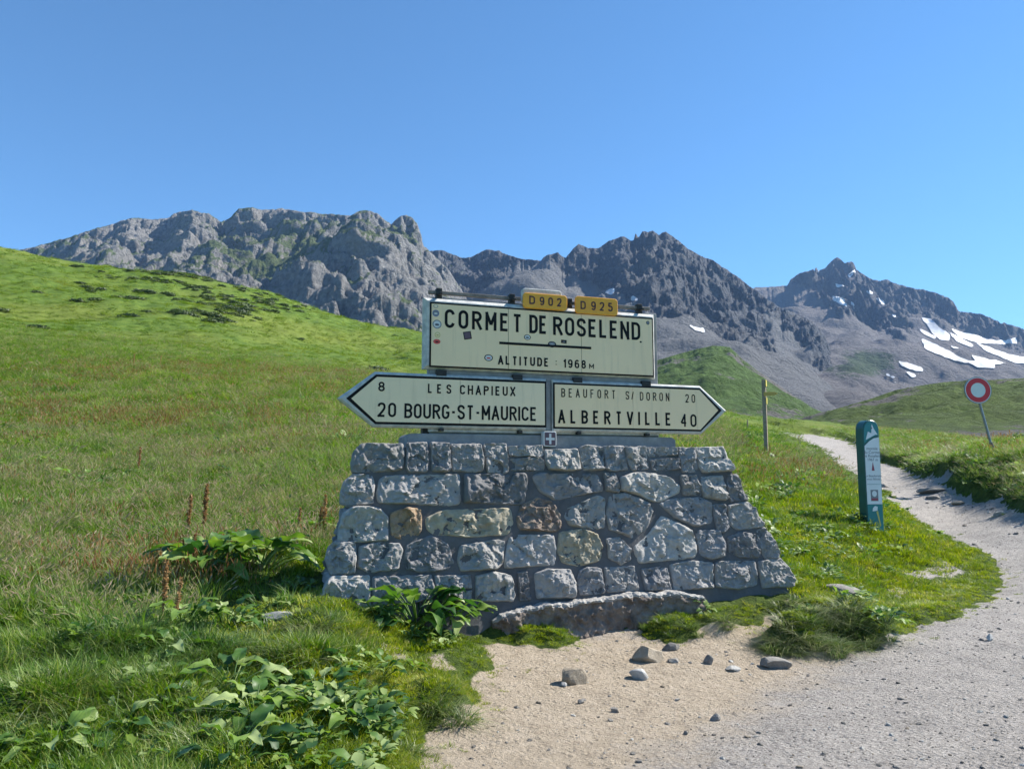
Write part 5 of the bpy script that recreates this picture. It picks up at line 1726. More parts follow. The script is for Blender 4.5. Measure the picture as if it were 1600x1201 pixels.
rock(896, 1070, 42, 21, 'rock_tan', 'dark sharp edged stone lying alone on the sand', 4, 0.7, 0.3)
rock(1014, 1036, 42, 26, 'rock_tan', 'biggest block of stone on the sand, below the wall footing', 8, 0.9, 0.5)
rock(999, 1061, 26, 14, 'rock_white', 'small pale crumbly stone in front of the biggest block', 12, 0.8)
rock(1050, 1016, 28, 10, 'rock_loose', 'flat grey stone just behind the biggest block', 15, 0.7)
rock(1054, 1036, 18, 6, 'rock_loose', 'thin flat stone right of the biggest block', 18, 0.7)
rock(1108, 1039, 14, 12, 'rock_loose', 'small upright dark stone on the sand, right of the thin flat ones', 21, 0.8)
rock(1147, 1049, 20, 6, 'rock_white', 'small flat whitish stone between sand and gravel', 24, 0.7)
rock(1211, 1044, 50, 13, 'rock_loose', 'smooth flat greenish slab in the gravel below the grass tussock', 27, 0.5)
rock(961, 1114, 12, 8, 'rock_loose', 'small dark round stone in the middle of the sand', 30, 0.9)
rock(908, 1101, 9, 6, 'rock_loose', 'tiny brown stone left of the dark round one', 33, 0.9)
rock(881, 1073, 9, 6, 'rock_white', 'tiny white stone touching the sharp edged one', 36, 0.9)
rock(1118, 1127, 15, 9, 'rock_loose', 'small grey stone where the sand turns to gravel', 39, 0.8)
rock(1549, 1003, 10, 9, 'rock_white', 'small white stone at the right of the gravel', 42, 0.9)
rock(1072, 1148, 7, 5, 'rock_loose', 'tiny black stone in the lower gravel', 45, 0.9)
rock(1212, 972, 20, 7, 'rock_tan', 'flat tan stone beside the lower right wall corner', 48, 0.7)
rock(1312, 930, 68, 13, 'rock_loose', 'low grey boulder half buried behind the grass tussock', 51, 0.7, -0.1, 'boulder', 0.45)
rock(1565, 805, 22, 8, 'rock_white', 'whitish stone at the foot of the shaded bank', 54, 0.6)
rock(1460, 770, 44, 7, 'rock_loose', 'long flat outcrop lying across the path', 57, 0.4)
rock(1382, 762, 16, 5, 'rock_loose', 'short flat stone in the path right of the marker post', 60, 0.6)
rock(1462, 779, 22, 5, 'rock_loose', 'flat stone in the path in front of the long outcrop', 63, 0.6)
rock(1500, 790, 20, 5, 'rock_tan', 'tan flat stone in the path near the shaded bank', 66, 0.6)
rock(440, 968, 60, 12, 'rock_white', 'pale flat stone in the grass at the left foot of the wall', 69, 0.5)


# ------------------------------------------------------------------ plants: prototypes for the uncountable growth
PROTO = {}


def proto_coll(name, metas):
    c_ = bpy.data.collections.new(name)
    for i, me in enumerate(metas):
        o = bpy.data.objects.new('%s_%d' % (name, i), me)
        c_.objects.link(o)
    PROTO[name] = c_
    return c_


def blades_mesh(name, mat, n, H, spread, width, droop, seed, lean=0.35, seg=4, heads=0.0, head_mat=None, hw=0.02, hvar=0.45):
    r2 = np.random.default_rng(seed)
    V = []; Fq = []; tint = []; mi = []
    for i in range(n):
        a = r2.uniform(0, 2 * math.pi); rad = spread * math.sqrt(r2.uniform(0, 1))
        base = np.array([math.cos(a) * rad, math.sin(a) * rad, -0.02])
        az = a + r2.normal(0, 0.9)
        out = np.array([math.cos(az), math.sin(az), 0])
        h = H * (1 - hvar * r2.uniform(0, 1))
        ln = lean * r2.uniform(0.2, 1.3); dr = droop * r2.uniform(0.4, 1.4)
        side = np.array([-math.sin(az), math.cos(az), 0])
        tw = r2.uniform(-0.6, 0.6)
        side = side * math.cos(tw) + out * math.sin(tw)
        b0 = len(V); tt = r2.uniform(0, 1)
        for k in range(seg + 1):
            t = k / seg
            p = base + out * h * (ln * t + dr * t * t) + np.array([0, 0, h * (t - 0.55 * dr * t ** 2.4)])
            w = width * (1 - t ** 1.6) * 0.5 * (0.75 + 0.5 * math.sin(math.pi * min(1, t * 1.3)))
            if k == seg: w = width * 0.04
            V += [p - side * w, p + side * w]
            tint += [tt, tt]
        for k in range(seg):
            q = b0 + 2 * k
            Fq.append((q, q + 1, q + 3, q + 2)); mi.append(0)
        if heads and r2.uniform() < heads:
            top = p; d = (V[-1] - V[-3]); d = d / (np.linalg.norm(d) + 1e-9)
            L = 0.22 * h
            b1 = len(V)
            for m_ in range(2):
                sd = side if m_ == 0 else np.cross(d, side)
                V += [top - d * L - sd * hw * 0.3, top - d * L + sd * hw * 0.3, top - d * L * 0.4 + sd * hw, top + d * L * 0.15, top - d * L * 0.4 - sd * hw]
                tint += [tt] * 5
                Fq += [(b1, b1 + 1, b1 + 2, b1 + 4), (b1 + 4, b1 + 2, b1 + 3)]; mi += [1, 1]
                b1 = len(V)
    me = mesh_np(name, np.array(V), Fq, M[mat], dict(tint=tint), smooth=False)
    if head_mat:
        me.materials.append(M[head_mat])
        me.polygons.foreach_set('material_index', np.array(mi, np.int32))
    return me


def leaf_geo(L, W, curl, wave, seed, nl=7, nw=4, fold=0.25):
    """one broad leaf lying along +x from the origin, surface up"""
    r2 = np.random.default_rng(seed)
    V = []
    for i in range(nl + 1):
        t = i / nl
        w = W * 0.5 * (math.sin(math.pi * (0.08 + 0.92 * t) ** 0.75) ** 0.8) if t < 1 else 0.002
        for j in range(nw + 1):
            s_ = (j / nw - 0.5) * 2
            x = L * t; y = w * s_
            z = -curl * L * t * t + fold * abs(s_) * w + wave * W * math.sin(t * 11 + s_ * 2 + seed) * abs(s_)
            V.append((x, y, z + 0.25 * L * t))
    return np.array(V), grid_faces(nl + 1, nw + 1)


def rosette_mesh(name, mat, n, L, W, seed, up=0.7, curl=0.6, petiole=0.5, spread=0.05):
    r2 = np.random.default_rng(seed)
    Vs = []; Fs = []; tint = []; b0 = 0
    for i in range(n):
        l = L * r2.uniform(0.55, 1.1)
        V, Fq = leaf_geo(l, W * l / L, curl * r2.uniform(0.5, 1.3), 0.10, seed + i, 4, 2)
        el = up * r2.uniform(0.3, 1.3); az = r2.uniform(0, 2 * math.pi)
        pe = petiole * l * r2.uniform(0.5, 1.3)
        st = np.array([math.cos(el) * pe, 0, math.sin(el) * pe])
        ce, se = math.cos(el * 0.6), math.sin(el * 0.6)
        V = np.stack([V[:, 0] * ce - V[:, 2] * se, V[:, 1], V[:, 0] * se + V[:, 2] * ce], -1) + st
        c_, s_ = math.cos(az), math.sin(az)
        off = r2.normal(0, spread, 2)
        V = np.stack([V[:, 0] * c_ - V[:, 1] * s_ + off[0], V[:, 0] * s_ + V[:, 1] * c_ + off[1], V[:, 2]], -1)
        Vs.append(V); Fs.append(Fq + b0); b0 += len(V); tint += [r2.uniform()] * len(V)
    return mesh_np(name, np.concatenate(Vs), np.concatenate(Fs), M[mat], dict(tint=tint), smooth=True)


def clump_mesh(name, mat, n, rad, leaf, seed, flat=0.6):
    """small shrub: many little leaf faces through a dome"""
    r2 = np.random.default_rng(seed)
    d = r2.normal(size=(n, 3)); d /= np.linalg.norm(d, axis=1)[:, None]; d[:, 2] = np.abs(d[:, 2])
    rr2 = rad * r2.uniform(0.45, 1, n) ** 0.5 * (0.8 + 0.35 * pn(d[:, 0] * 2 + seed, d[:, 1] * 2, d[:, 2] * 2))
    c_ = d * rr2[:, None] * np.array([1, 1, flat])
    a = r2.normal(size=(n, 3)); a /= np.linalg.norm(a, axis=1)[:, None]
    b_ = np.cross(a, d); b_ /= np.linalg.norm(b_, axis=1)[:, None] + 1e-9
    s_ = leaf * r2.uniform(0.6, 1.3, n)[:, None]
    V = np.stack([c_ - a * s_, c_ + b_ * s_ * 0.6, c_ + a * s_, c_ - b_ * s_ * 0.6], 1).reshape(-1, 3)
    return mesh_np(name, V, np.arange(4 * n).reshape(-1, 4), M[mat], dict(tint=np.repeat(r2.uniform(size=n), 4)), smooth=False)


proto_coll('p_short', [blades_mesh('short', 'lawn', 60, 0.055, 0.085, 0.006, 0.5, 40 + k, 0.6, 3) for k in range(4)])
proto_coll('p_grass', [blades_mesh('grass', 'grass', 42, 0.17, 0.10, 0.0075, 0.55, 50 + k, 0.45, 4) for k in range(5)])
proto_coll('p_tall', [blades_mesh('tall', 'tall_grass', 34, 0.42, 0.13, 0.006, 0.35, 60 + k, 0.28, 4, 0.30, 'seed_head', 0.006) for k in range(5)])
proto_coll('p_tussock', [blades_mesh('tuss', 'tussock', 90, 0.26, 0.07, 0.006, 1.25, 70 + k, 0.75, 6, hvar=0.5) for k in range(4)])
proto_coll('p_rust', [blades_mesh('rusty', 'tall_grass', 12, 0.42, 0.14, 0.005, 0.15, 80 + k, 0.2, 3, 0.8, 'rust', 0.007) for k in range(4)])
proto_coll('p_herb', [rosette_mesh('herb', 'herb', 11, 0.075, 0.045, 90 + k, 0.8, 0.6, 0.9, 0.03) for k in range(5)])
proto_coll('p_far', [blades_mesh('farg', 'far_grass', 30, 0.5, 0.45, 0.05, 0.7, 100 + k, 0.6, 2) for k in range(4)])
proto_coll('p_shrub', [clump_mesh('shrub', 'shrub', 420, 1.0, 0.10, 110 + k) for k in range(4)])
peb_me = []
for k in range(6):
    V, Fr = rock_mesh(200 + k, 7, 1)
    for mt in ('rock_loose', 'rock_white') if k < 2 else (('rock_loose',) if k < 5 else ('rock_tan',)):
        peb_me.append(mesh_np('pebble', V * np.array([1, 0.8, 0.55]), Fr, M[mt], smooth=False))
proto_coll('p_pebble', peb_me)


def scatter(name, pts, rots, scl, coll, label=None, parent=None, cat=None):
    n = len(pts)
    me = bpy.data.meshes.new(name)
    me.vertices.add(n); me.vertices.foreach_set('co', np.asarray(pts, np.float32).ravel())
    a = me.attributes.new('rot', 'FLOAT_VECTOR', 'POINT'); a.data.foreach_set('vector', np.asarray(rots, np.float32).ravel())
    a = me.attributes.new('scl', 'FLOAT_VECTOR', 'POINT')
    scl = np.asarray(scl, np.float32)
    if scl.ndim == 1: scl = np.stack([scl] * 3, -1)
    a.data.foreach_set('vector', scl.ravel())
    nco = len(PROTO[coll].objects)
    a = me.attributes.new('idx', 'INT', 'POINT'); a.data.foreach_set('value', rng.integers(0, nco, n).astype(np.int32))
    me.update()
    o = link(name, me)
    ng = bpy.data.node_groups.new(name, 'GeometryNodeTree')
    ng.interface.new_socket('Geometry', in_out='INPUT', socket_type='NodeSocketGeometry')
    ng.interface.new_socket('Geometry', in_out='OUTPUT', socket_type='NodeSocketGeometry')
    gi = ng.nodes.new('NodeGroupInput'); go = ng.nodes.new('NodeGroupOutput')
    ip = ng.nodes.new('GeometryNodeInstanceOnPoints')
    ci = ng.nodes.new('GeometryNodeCollectionInfo')
    ci.inputs['Collection'].default_value = PROTO[coll]
    ci.inputs['Separate Children'].default_value = True
    ci.inputs['Reset Children'].default_value = True
    def na(nm, ty):
        q = ng.nodes.new('GeometryNodeInputNamedAttribute'); q.data_type = ty; q.inputs['Name'].default_value = nm
        return [s for s in q.outputs if s.enabled and s.name == 'Attribute'][0]
    L = ng.links
    L.new(gi.outputs[0], ip.inputs['Points'])
    L.new(ci.outputs[0], ip.inputs['Instance'])
    ip.inputs['Pick Instance'].default_value = True
    L.new(na('idx', 'INT'), ip.inputs['Instance Index'])
    L.new(na('rot', 'FLOAT_VECTOR'), ip.inputs['Rotation'])
    L.new(na('scl', 'FLOAT_VECTOR'), ip.inputs['Scale'])
    L.new(ip.outputs[0], go.inputs[0])
    md = o.modifiers.new('scatter', 'NODES'); md.node_group = ng
    o['kind'] = 'stuff'
    if label: o['label'] = label
    if cat: o['category'] = cat
    return o


def in_wall(x, y, m=0.0):
    dx = x - O[0]; dy = y - O[1]
    s_ = dx * Uv[0] + dy * Uv[1]; w_ = dx * Nv[0] + dy * Nv[1]
    return (s_ > sLb - m) & (s_ < sRb + m) & (w_ < 0.02 + m) & (w_ > -DB - m)


def cand(n, y0, y1, umax=0.86, seed=1):
    r2 = np.random.default_rng(seed)
    v = r2.uniform(math.log(y0), math.log(y1), n); u = r2.uniform(-umax, umax, n)
    y = np.exp(v); x = u * y
    return x, y, r2


def fields(x, y):
    z, sd, bare, bd = terrain(x, y, True)
    px_, py_ = proj(x, y, z)
    return z, sd, bare, bd, px_, py_


def rots(n, r2, tilt=0.15):
    return np.stack([r2.normal(0, tilt, n), r2.normal(0, tilt, n), r2.uniform(0, 2 * math.pi, n)], -1)


def blob(px_, py_, cx, cy_, rx, ry):
    return np.exp(-(((px_ - cx) / rx) ** 2 + ((py_ - cy_) / ry) ** 2))


# lawn: short turf close to the path and wall, right-hand knoll
x, y, r2 = cand(90000, 3.4, 22, 0.86, 21)
z, sd, bare, bd, ppx, ppy = fields(x, y)
w = (ppx > 500) | (ppy > 930)
knoll = (ppx > 1150) & (bd < 0)
nearpath = sd > -1.1
dens = np.where(knoll, 0.95, 0.0) * (1 - sstep(-2.3, -3.6, sd) * 0.7) + np.where(nearpath & ~knoll, 0.8, 0.12)
edge = r2.uniform(0.0, 0.10, len(x)) ** 1.0
dens = np.where(bd > -0.1, 0.0, np.where(False, 1.0, dens)) if False else np.where(bd > -0.1, 0.0, dens)
fringe = (sd > -0.02) & (r2.uniform(size=len(x)) < 0.22 * np.exp(-np.maximum(sd, 0) / 0.09))
keep = ((sd < -edge * 0.5) | fringe) & ((bare < r2.uniform(-0.12, 0.05, len(x))) | (r2.uniform(size=len(x)) < 0.22)) & (r2.uniform(size=len(x)) < dens) & ~in_wall(x, y, 0.03)
x, y, z, sd = x[keep], y[keep], z[keep], sd[keep]
sc1 = r2.uniform(0.6, 1.25, len(x)) * (0.55 + 0.7 * sstep(0, -0.8, sd)) * np.clip(y / 10, 1.0, 2.0)
scatter('lawn_grass', np.stack([x, y, z], -1), rots(len(x), r2, 0.2), sc1, 'p_short')
print('lawn', len(x))

# meadow grass, knee to shin height
x, y, r2 = cand(105000, 3.4, 62, 0.86, 22)
z, sd, bare, bd, ppx, ppy = fields(x, y)
knoll = (ppx > 1150) & (bd < 0)
cl_ = fbm(x * 1.1, y * 1.1, 31, 3)
dens = np.where(knoll, np.clip(0.10 + 0.5 * cl_ + 0.75 * sstep(-1.2, -3.2, sd), 0, 0.9), np.where(sd > -0.8, 0.18, 0.75)) * np.where((ppx > 330) & (ppy > 1000), 0.55, 1.0)
keep = (sd < -0.10) & (bare < -0.06) & (r2.uniform(size=len(x)) < dens) & ~in_wall(x, y, 0.06)
keep &= ~((ppx > 300) & (ppx < 600) & (ppy > 900) & (ppy < 1005) & (r2.uniform(size=len(x)) < 0.92))
keep &= ~((blob(ppx, ppy, 390, 905, 120, 42) > 0.45) & (r2.uniform(size=len(x)) < 0.8))
x, y, z, sd, ppx, ppy, cl_ = x[keep], y[keep], z[keep], sd[keep], ppx[keep], ppy[keep], cl_[keep]
sc1 = r2.uniform(0.6, 1.2, len(x)) * (0.55 + 0.6 * sstep(-0.1, -1.4, sd)) * (1 + 0.35 * cl_) * np.clip(y / 12, 0.85, 2.6)
hz = np.clip(12 / y, 0.42, 1.0) ** 0.6
inkn = (ppx > 1100)
sc1 = sc1 * np.where(inkn, 0.8, 1.0)
scatter('meadow_grass', np.stack([x, y, z - 0.01], -1), rots(len(x), r2, 0.2), np.stack([sc1, sc1, sc1 * hz], -1), 'p_grass')
print('meadow', len(x))

# tall seeding grass
x, y, r2 = cand(70000, 5.0, 75, 0.86, 23)
z, sd, bare, bd, ppx, ppy = fields(x, y)
left = (ppx < 1150)
tall = np.where(left, sstep(1010, 880, ppy) * (0.35 + 0.65 * sstep(0.0, 0.4, fbm(x * 0.35, y * 0.35, 41, 3) + 0.25)), 0)
tall = np.maximum(tall, 0.85 * blob(ppx, ppy, 1230, 735, 90, 28) * (bd < -0.5))
tall = np.maximum(tall, np.where(bd > 0.15, 0.95, 0))
keep = (sd < np.where(bd > 0.15, -0.1, -0.5)) & (r2.uniform(size=len(x)) < tall * 0.8) & ~in_wall(x, y, 0.35)
dw = (x - O[0]) * Nv[0] + (y - O[1]) * Nv[1]
keep &= ~(blob(ppx, ppy, 380, 905, 140, 45) > 0.4)
keep &= ~((dw > -0.2) & (dw < 2.5) & (x > -2.6) & (x < 3))
x, y, z, ppx, ppy, bd = [q[keep] for q in (x, y, z, ppx, ppy, bd)]
sc1 = r2.uniform(0.55, 1.15, len(x)) * np.clip(y / 14, 0.9, 2.4)
hz = np.clip(14 / y, 0.42, 1.0) ** 0.75 * np.where(bd > 0, 0.75, 1.0) * np.where(ppx > 1150, 0.7, 1.0)
scatter('seeding_grass', np.stack([x, y, z - 0.02], -1), rots(len(x), r2, 0.16), np.stack([sc1, sc1, sc1 * hz], -1), 'p_tall')
print('tall', len(x))

# rusty sorrel stalks, in drifts
x, y, r2 = cand(60000, 7.0, 58, 0.86, 24)
z, sd, bare, bd, ppx, ppy = fields(x, y)
dr = 0.9 * blob(ppx, ppy, 230, 660, 170, 22) + 1.5 * blob(ppx, ppy, 330, 582, 270, 14) + 0.35 * blob(ppx, ppy, 420, 660, 60, 40) + 0.5 * blob(ppx, ppy, 60, 640, 90, 45) + 0.6 * blob(ppx, ppy, 560, 610, 90, 10) + 0.25 * blob(ppx, ppy, 200, 900, 140, 60)
dr = 1.4 * dr * sstep(-0.25, 0.45, fbm(x * 0.5, y * 0.5, 51, 3)) + 0.015 * (ppx < 1100)
dr = np.maximum(dr, 0.10 * blob(ppx, ppy, 1230, 740, 90, 25) * (bd < 0)); dr = np.maximum(dr, 0.05 * (bd > 1.0))
keep = (sd < -0.6) & (r2.uniform(size=len(x)) < dr) & ~in_wall(x, y, 0.4)
x, y, z = x[keep], y[keep], z[keep]
sc1 = r2.uniform(0.6, 1.2, len(x)) * np.clip(y / 16, 0.85, 2.2)
hz = np.clip(16 / y, 0.42, 1.0) ** 0.8
scatter('sorrel_undergrowth', np.stack([x, y, z - 0.02], -1), rots(len(x), r2, 0.1), np.stack([sc1, sc1, sc1 * hz], -1), 'p_rust')
print('sorrel', len(x))

# low broad-leaved herbs
x, y, r2 = cand(26000, 3.6, 30, 0.86, 25)
z, sd, bare, bd, ppx, ppy = fields(x, y)
hn = fbm(x * 0.9, y * 0.9, 61, 3)
dn = sstep(0.05, 0.5, hn) * 0.55 + 0.28 * blob(ppx, ppy, 450, 1130, 180, 60) + 0.15 * blob(ppx, ppy, 120, 1140, 160, 60) + 0.4 * blob(ppx, ppy, 1280, 860, 90, 50)
dn = dn + 0.9 * blob(ppx, ppy, 1370, 975, 40, 25)
keep = (sd < -0.15) & (bare < -0.05) & (r2.uniform(size=len(x)) < dn * 0.65) & ~in_wall(x, y, 0.05) & ~((ppx > 1380) & (ppy > 840) & (sd > -1.2))
x, y, z = x[keep], y[keep], z[keep]
sc1 = r2.uniform(0.7, 1.5, len(x)) * np.clip(y / 10, 0.9, 1.8)
scatter('herb_undergrowth', np.stack([x, y, z + 0.02], -1), rots(len(x), r2, 0.2), sc1, 'p_herb')
print('herbs', len(x))

# far pasture and low shrubs of the hill
x, y, r2 = cand(42000, 48, 190, 0.86, 26)
z, sd, bare, bd, ppx, ppy = fields(x, y)
keep = (ppx < 1250) & (r2.uniform(size=len(x)) < 0.5 + 0.4 * fbm(x * 0.06, y * 0.06, 71, 3))
x, y, z = x[keep], y[keep], z[keep]
sc1 = r2.uniform(0.5, 1.1, len(x)) * np.clip(y / 90, 0.5, 1.3)
scatter('pasture_grass', np.stack([x, y, z - 0.03], -1), rots(len(x), r2, 0.15), np.stack([sc1 * 1.1, sc1 * 1.1, sc1 * 0.35], -1), 'p_far')
print('pasture', len(x))

x, y, r2 = cand(26000, 70, 175, 0.8, 27)
z, sd, bare, bd, ppx, ppy = fields(x, y)
dn = 1.6 * blob(ppx, ppy, 275, 440, 80, 20) + 0.6 * blob(ppx, ppy, 380, 472, 70, 22) + 0.5 * blob(ppx, ppy, 340, 490, 90, 14) + 0.5 * blob(ppx, ppy, 155, 450, 22, 7) + 0.25 * blob(ppx, ppy, 560, 525, 90, 10) * 0.5 + 0.002
dn = dn * sstep(-0.3, 0.25, fbm(x * 0.13, y * 0.13, 81, 3))
keep = (ppx < 1000) & (r2.uniform(size=len(x)) < dn * 0.6)
x, y, z = x[keep], y[keep], z[keep]
sc1 = r2.uniform(0.3, 1.0, len(x))
scatter('shrubbery', np.stack([x, y, z - 0.1], -1), rots(len(x), r2, 0.05), np.stack([sc1 * 1.7, sc1 * 1.3, sc1 * 1.0], -1), 'p_shrub')
print('shrubs', len(x))

# pebbles on path and sand
x, y, r2 = cand(60000, 3.3, 30, 0.86, 28)
z, sd, bare, bd, ppx, ppy = fields(x, y)
onsand = sdist(x, y, SANDLINE) > 0.1
keep = (sd > 0.03) & (r2.uniform(size=len(x)) < np.where(onsand, 0.30, 0.8)) & ~in_wall(x, y, 0.2)
x, y, z = x[keep], y[keep], z[keep]
sz = np.minimum(0.0035 + 0.0035 * r2.pareto(2.4, len(x)), 0.026) * np.clip(y / 7, 0.9, 2.2)
scatter('loose_gravel', np.stack([x, y, z + sz * 0.12], -1), rots(len(x), r2, 0.25), sz, 'p_pebble')
print('pebbles', len(x))

# ------------------------------------------------------------------ individual tussocks
for i, (px_, py_, sc, n, lb) in enumerate((
    (1255, 1000, 0.85, 26, 'big drooping grass tussock on the gravel edge right of the wall, left half'),
    (1325, 990, 0.9, 30, 'big drooping grass tussock right of the wall, half in front of the boulder'),
    (1238, 945, 0.8, 4, 'long grass tuft hanging at the lower right corner stone'),
    (1075, 985, 0.62, 4, 'bright grass tuft on the sand against the wall footing'),
    (1035, 985, 0.6, 4, 'bright grass tuft at the right of the bare footing'),
    (1130, 975, 0.6, 4, 'grass tuft against the footing near its right end'),
    (330, 1030, 1.0, 5, 'grey green arching grass tussock above the broad leaved plants'),
    (450, 1040, 1.0, 5, 'dark arching grass tussock facing the bare patch'),
    (160, 1020, 0.9, 5, 'arching grass tussock left of the rusty dock spikes'),
    (90, 1120, 0.9, 5, 'flattened grass tussock low in the left corner'),
    (250, 1100, 0.9, 5, 'flattened grass tussock beside the corner herbs'),
    (690, 1110, 0.75, 6, 'dense grass tussock bulging over the sand edge'),
    (480, 985, 0.9, 5, 'grey tussock on the lit rim below the wall shadow'),
    (60, 1040, 0.9, 5, 'arching tussock at the left frame edge, above the bottom left corner'),
    (560, 1075, 0.6, 5, 'small tussock between the bare patch and the yellowish dock plant'),
    (610, 1150, 0.6, 5, 'small tussock above the bottom end of the sand edge'),
    (290, 1165, 0.8, 5, 'tussock between the bent leaf plant and the bottom edge dock plant'),
    (545, 1000, 0.7, 5, 'tussock just below the leafy plants at the wall left corner'),
    (120, 940, 1.0, 5, 'straw tipped tussock left of the shadow, in the lower meadow'),
    (150, 800, 1.4, 5, 'pale wind-combed grass tussock in the left meadow'),
    (200, 830, 1.4, 5, 'pale tussock in the meadow nearer the wall shadow'),
)):
    gx, gy, gz = on_ground(px_, py_)
    t = empty('grass_tussock', (gx, gy, gz), 0, lb, 'grass tussock', 'arching grass tussocks')
    r2 = random.Random(i)
    for k in range(n):
        o = link('tuft', PROTO['p_tussock'].objects[k % 4].data, t)
        a = r2.uniform(0, 6.28); rr3 = 0 if k == 0 else (0.06 + (0.26 if n > 20 else 0.16) * r2.random()) * sc * (gy / 8) ** 0.5
        s3 = sc * r2.uniform(0.7, 1.1)
        dx_, dy_ = math.cos(a) * rr3 * 1.5, math.sin(a) * rr3
        o.location = (dx_, dy_, float(terrain(np.array([gx + dx_]), np.array([gy + dy_]))[0]) - gz)
        o.rotation_euler = (r2.uniform(-.2, .2), r2.uniform(-.2, .2), r2.uniform(0, 6.28)); o.scale = (s3, s3, s3)

# ------------------------------------------------------------------ dock plants
leafs = []
for k in range(6):
    V, Fq = leaf_geo(0.20, 0.115, 0.5 + 0.15 * (k % 3), 0.12, 300 + k, 10, 6, 0.22)
    # petiole
    mbp = MB(); mbp.tube([(-0.16, 0, -0.06), (-0.07, 0, -0.015), (0.0, 0, 0.0), (0.05, 0, 0.008)], [0.006, 0.005, 0.004, 0.002], 5, cap=False)
    V2 = np.array(mbp.v); F2 = (np.array(mbp.f) + len(V)).tolist()
    leafs.append(mesh_np('leaf', np.concatenate([V, V2]), Fq.tolist() + F2, M['dock'], dict(tint=np.full(len(V) + len(V2), 0.15 + 0.14 * k))))


def spike_mesh(h, seed):
    r2 = np.random.default_rng(seed)
    mb_ = MB(); mb_.tube([(0, 0, 0), (0.01, 0, h * 0.5), (0.025, 0.01, h)], [0.007, 0.006, 0.003], 6)
    n = int(420 * h)
    V = list(mb_.v); Fq = [list(f) for f in mb_.f]
    for i in range(n):
        t = r2.uniform(0.35, 1.0)
        rad = 0.018 * (1 - ((t - 0.6) / 0.5) ** 2 * 0.6) * r2.uniform(0.5, 1.1); a = r2.uniform(0, 6.28)
        c_ = np.array([0.025 * t + rad * math.cos(a), rad * math.sin(a), h * t])
        q = r2.normal(size=(3, 3)) * 0.010
        b0 = len(V); V += [tuple(c_ + q[0]), tuple(c_ + q[1]), tuple(c_ + q[2]), tuple(c_ - q[0] * 0.7)]; Fq.append([b0, b0 + 1, b0 + 2]); Fq.append([b0, b0 + 2, b0 + 3])
    return mesh_np('flower_spike', np.array(V), Fq, M['rust'], dict(tint=r2.uniform(0, 1, len(V))), smooth=False)


spikes = [spike_mesh(0.55, 1), spike_mesh(0.48, 2), spike_mesh(0.62, 3)]
docks = [
    # px, py, leaves, size, spikes, label
    (325, 905, 30, 1.6, 1, 'large dark dock plant standing in the shadow left of the wall'),
    (405, 895, 26, 1.45, 0, 'broad dock plant whose leaf tips catch the sun above the wall shadow'),
    (285, 985, 12, 0.95, 2, 'dock plant with two rusty spikes at the edge of the shadow'),
    (350, 985, 9, 0.9, 0, 'dock plant with one upright pale leaf right of the rusty spikes'),
    (265, 1030, 8, 0.75, 0, 'small dock plant below the rusty spikes'),
    (650, 982, 38, 1.45, 0, 'leafy dock plant growing against the lower left of the stone wall'),
    (708, 982, 26, 1.1, 0, 'smaller dock plant right of the one against the wall'),
    (590, 972, 20, 0.8, 0, 'low dock plant at the lower left corner stones of the wall'),
    (400, 1130, 22, 0.85, 0, 'big leaved dock plant at the lower middle of the grass'),
    (360, 1080, 10, 0.9, 0, 'dock plant just above the biggest foreground one'),
    (370, 1185, 16, 0.8, 0, 'dock plant cut by the bottom edge of the picture'),
    (500, 1095, 12, 0.7, 0, 'yellowish dock plant left of the dense tussock'),
    (545, 1140, 12, 0.7, 0, 'dock plant with curled whitish leaf near the sand edge'),
    (595, 1065, 10, 0.55, 0, 'low dock plant in the grass below the bare patch'),
    (180, 1160, 12, 0.7, 0, 'dock plant with one bent leaf in the lower left grass'),
    (80, 1190, 12, 0.75, 0, 'dock plant in the bottom left corner'),
    (485, 840, 14, 0.9, 3, 'dock plant with rusty spikes behind the wall left end'),
    (1385, 985, 20, 0.7, 0, 'dark leafy plant at the right end of the big tussock'),
    (130, 760, 12, 1.3, 0, 'dark leafy dock clump in the left meadow'),
    (1250, 690, 6, 1.1, 1, 'small leafy plant beside the path behind the waymark post'),
    (1330, 850, 8, 0.6, 0, 'dark leafy plant at the foot of the marker post'),
]
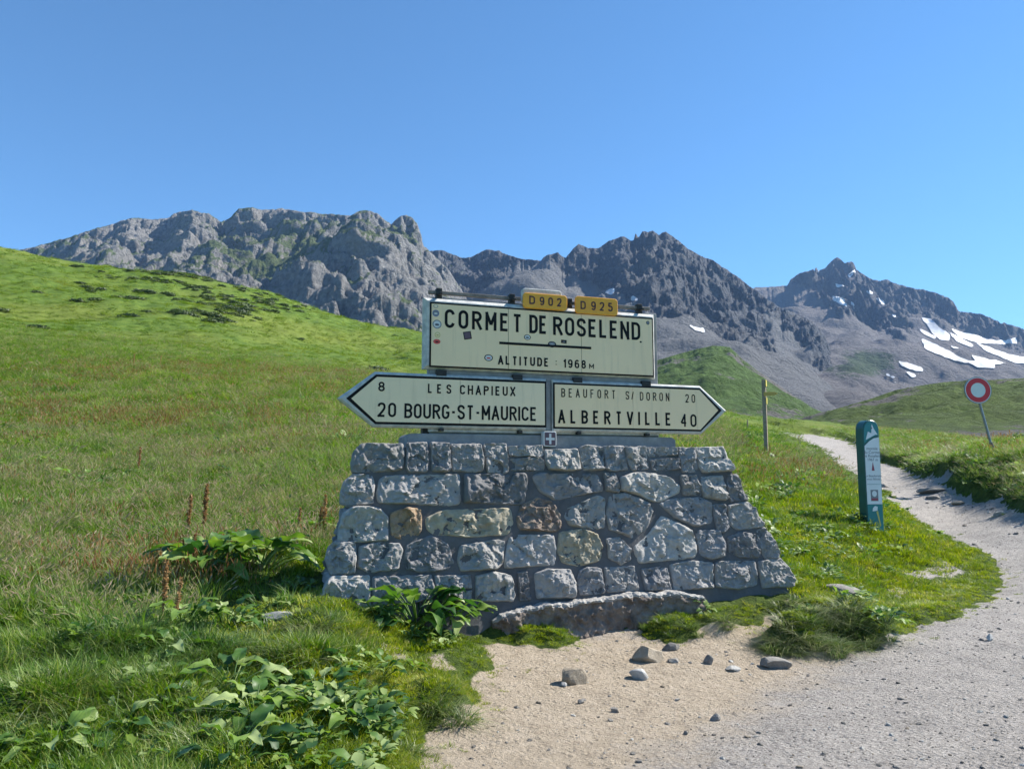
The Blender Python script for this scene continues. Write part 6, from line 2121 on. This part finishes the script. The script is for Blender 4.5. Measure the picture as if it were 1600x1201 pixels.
for i, (px_, py_, n, sc, ns, lb) in enumerate(docks):
    gx, gy, gz = on_ground(px_, py_)
    t = empty('dock_plant', (gx, gy, gz), 0, lb, 'dock plant', 'broad leaved dock plants')
    r2 = random.Random(500 + i)
    for k in range(n):
        o = link('leaf', leafs[r2.randrange(6)], t)
        a = 2 * math.pi * k / n * 1.618 * 2 + r2.uniform(-.3, .3)
        el = r2.uniform(0.15, 1.0)
        rr3 = (0.07 + 0.10 * (1 - el)) * sc
        o.location = (math.cos(a) * rr3 * 1.6, math.sin(a) * rr3 * 1.6, (0.05 + 0.15 * el) * sc)
        o.rotation_euler = (r2.uniform(-.4, .4), -el * 0.75 + 0.1, a); s3 = sc * r2.uniform(0.65, 1.1)
        o.scale = (s3, s3, s3)
    for k in range(ns):
        o = link('flower_spike', spikes[(i + k) % 3], t)
        o.location = (r2.uniform(-.18, .18) * sc, r2.uniform(-.1, .1), 0); o.rotation_euler = (r2.uniform(-.22, .22), r2.uniform(-.22, .22), r2.uniform(0, 6)); s5 = r2.uniform(0.6, 1.0)
        o.scale = (s5 * 1.1, s5 * 1.1, s5)
for i, (px_, py_, s3, lb) in enumerate((
    (215, 745, 1.0, 'rusty seed spike standing alone in the left meadow'), (478, 672, 1.0, 'dark rusty seed spike in the meadow above the wall left end'),
    (208, 577, 1.5, 'rusty seed spike at the upper edge of the meadow'), (250, 575, 1.4, 'thin rusty seed spike at the upper meadow edge'),
    (292, 845, 1.1, 'tall orange seed spike rising above the wall shadow'), (316, 850, 1.1, 'tall dark seed spike right of the orange one'),
    (1203, 716, 0.8, 'short orange seed spike at the foot of the waymark post'), (1160, 700, 1.0, 'brown seed spike in the grass left of the waymark post'))):
    gx, gy, gz = on_ground(px_, py_)
    o = link('seed_spike', spikes[i % 3]); o.location = (gx, gy, gz); s4 = s3; o.scale = (s4, s4, s4)
    tag(o, lb, 'seed spike', 'single rusty seed spikes')

# ------------------------------------------------------------------ air
m = bpy.data.materials.new('haze'); m.use_nodes = True
nt = m.node_tree
for n in list(nt.nodes):
    if n.type != 'OUTPUT_MATERIAL': nt.nodes.remove(n)
pv = nt.nodes.new('ShaderNodeVolumePrincipled')
pv.inputs['Color'].default_value = (0.34, 0.58, 1.0, 1)
pv.inputs['Density'].default_value = 0.00006
pv.inputs['Anisotropy'].default_value = 0.0
out = [n for n in nt.nodes if n.type == 'OUTPUT_MATERIAL'][0]
nt.links.new(pv.outputs[0], out.inputs['Volume'])
mb = MB(); mb.box(-6100, 6100, -6100, 7100, -6.5, 1300)
hz_ = mb.build('haze', m); tag(hz_, kind='stuff')
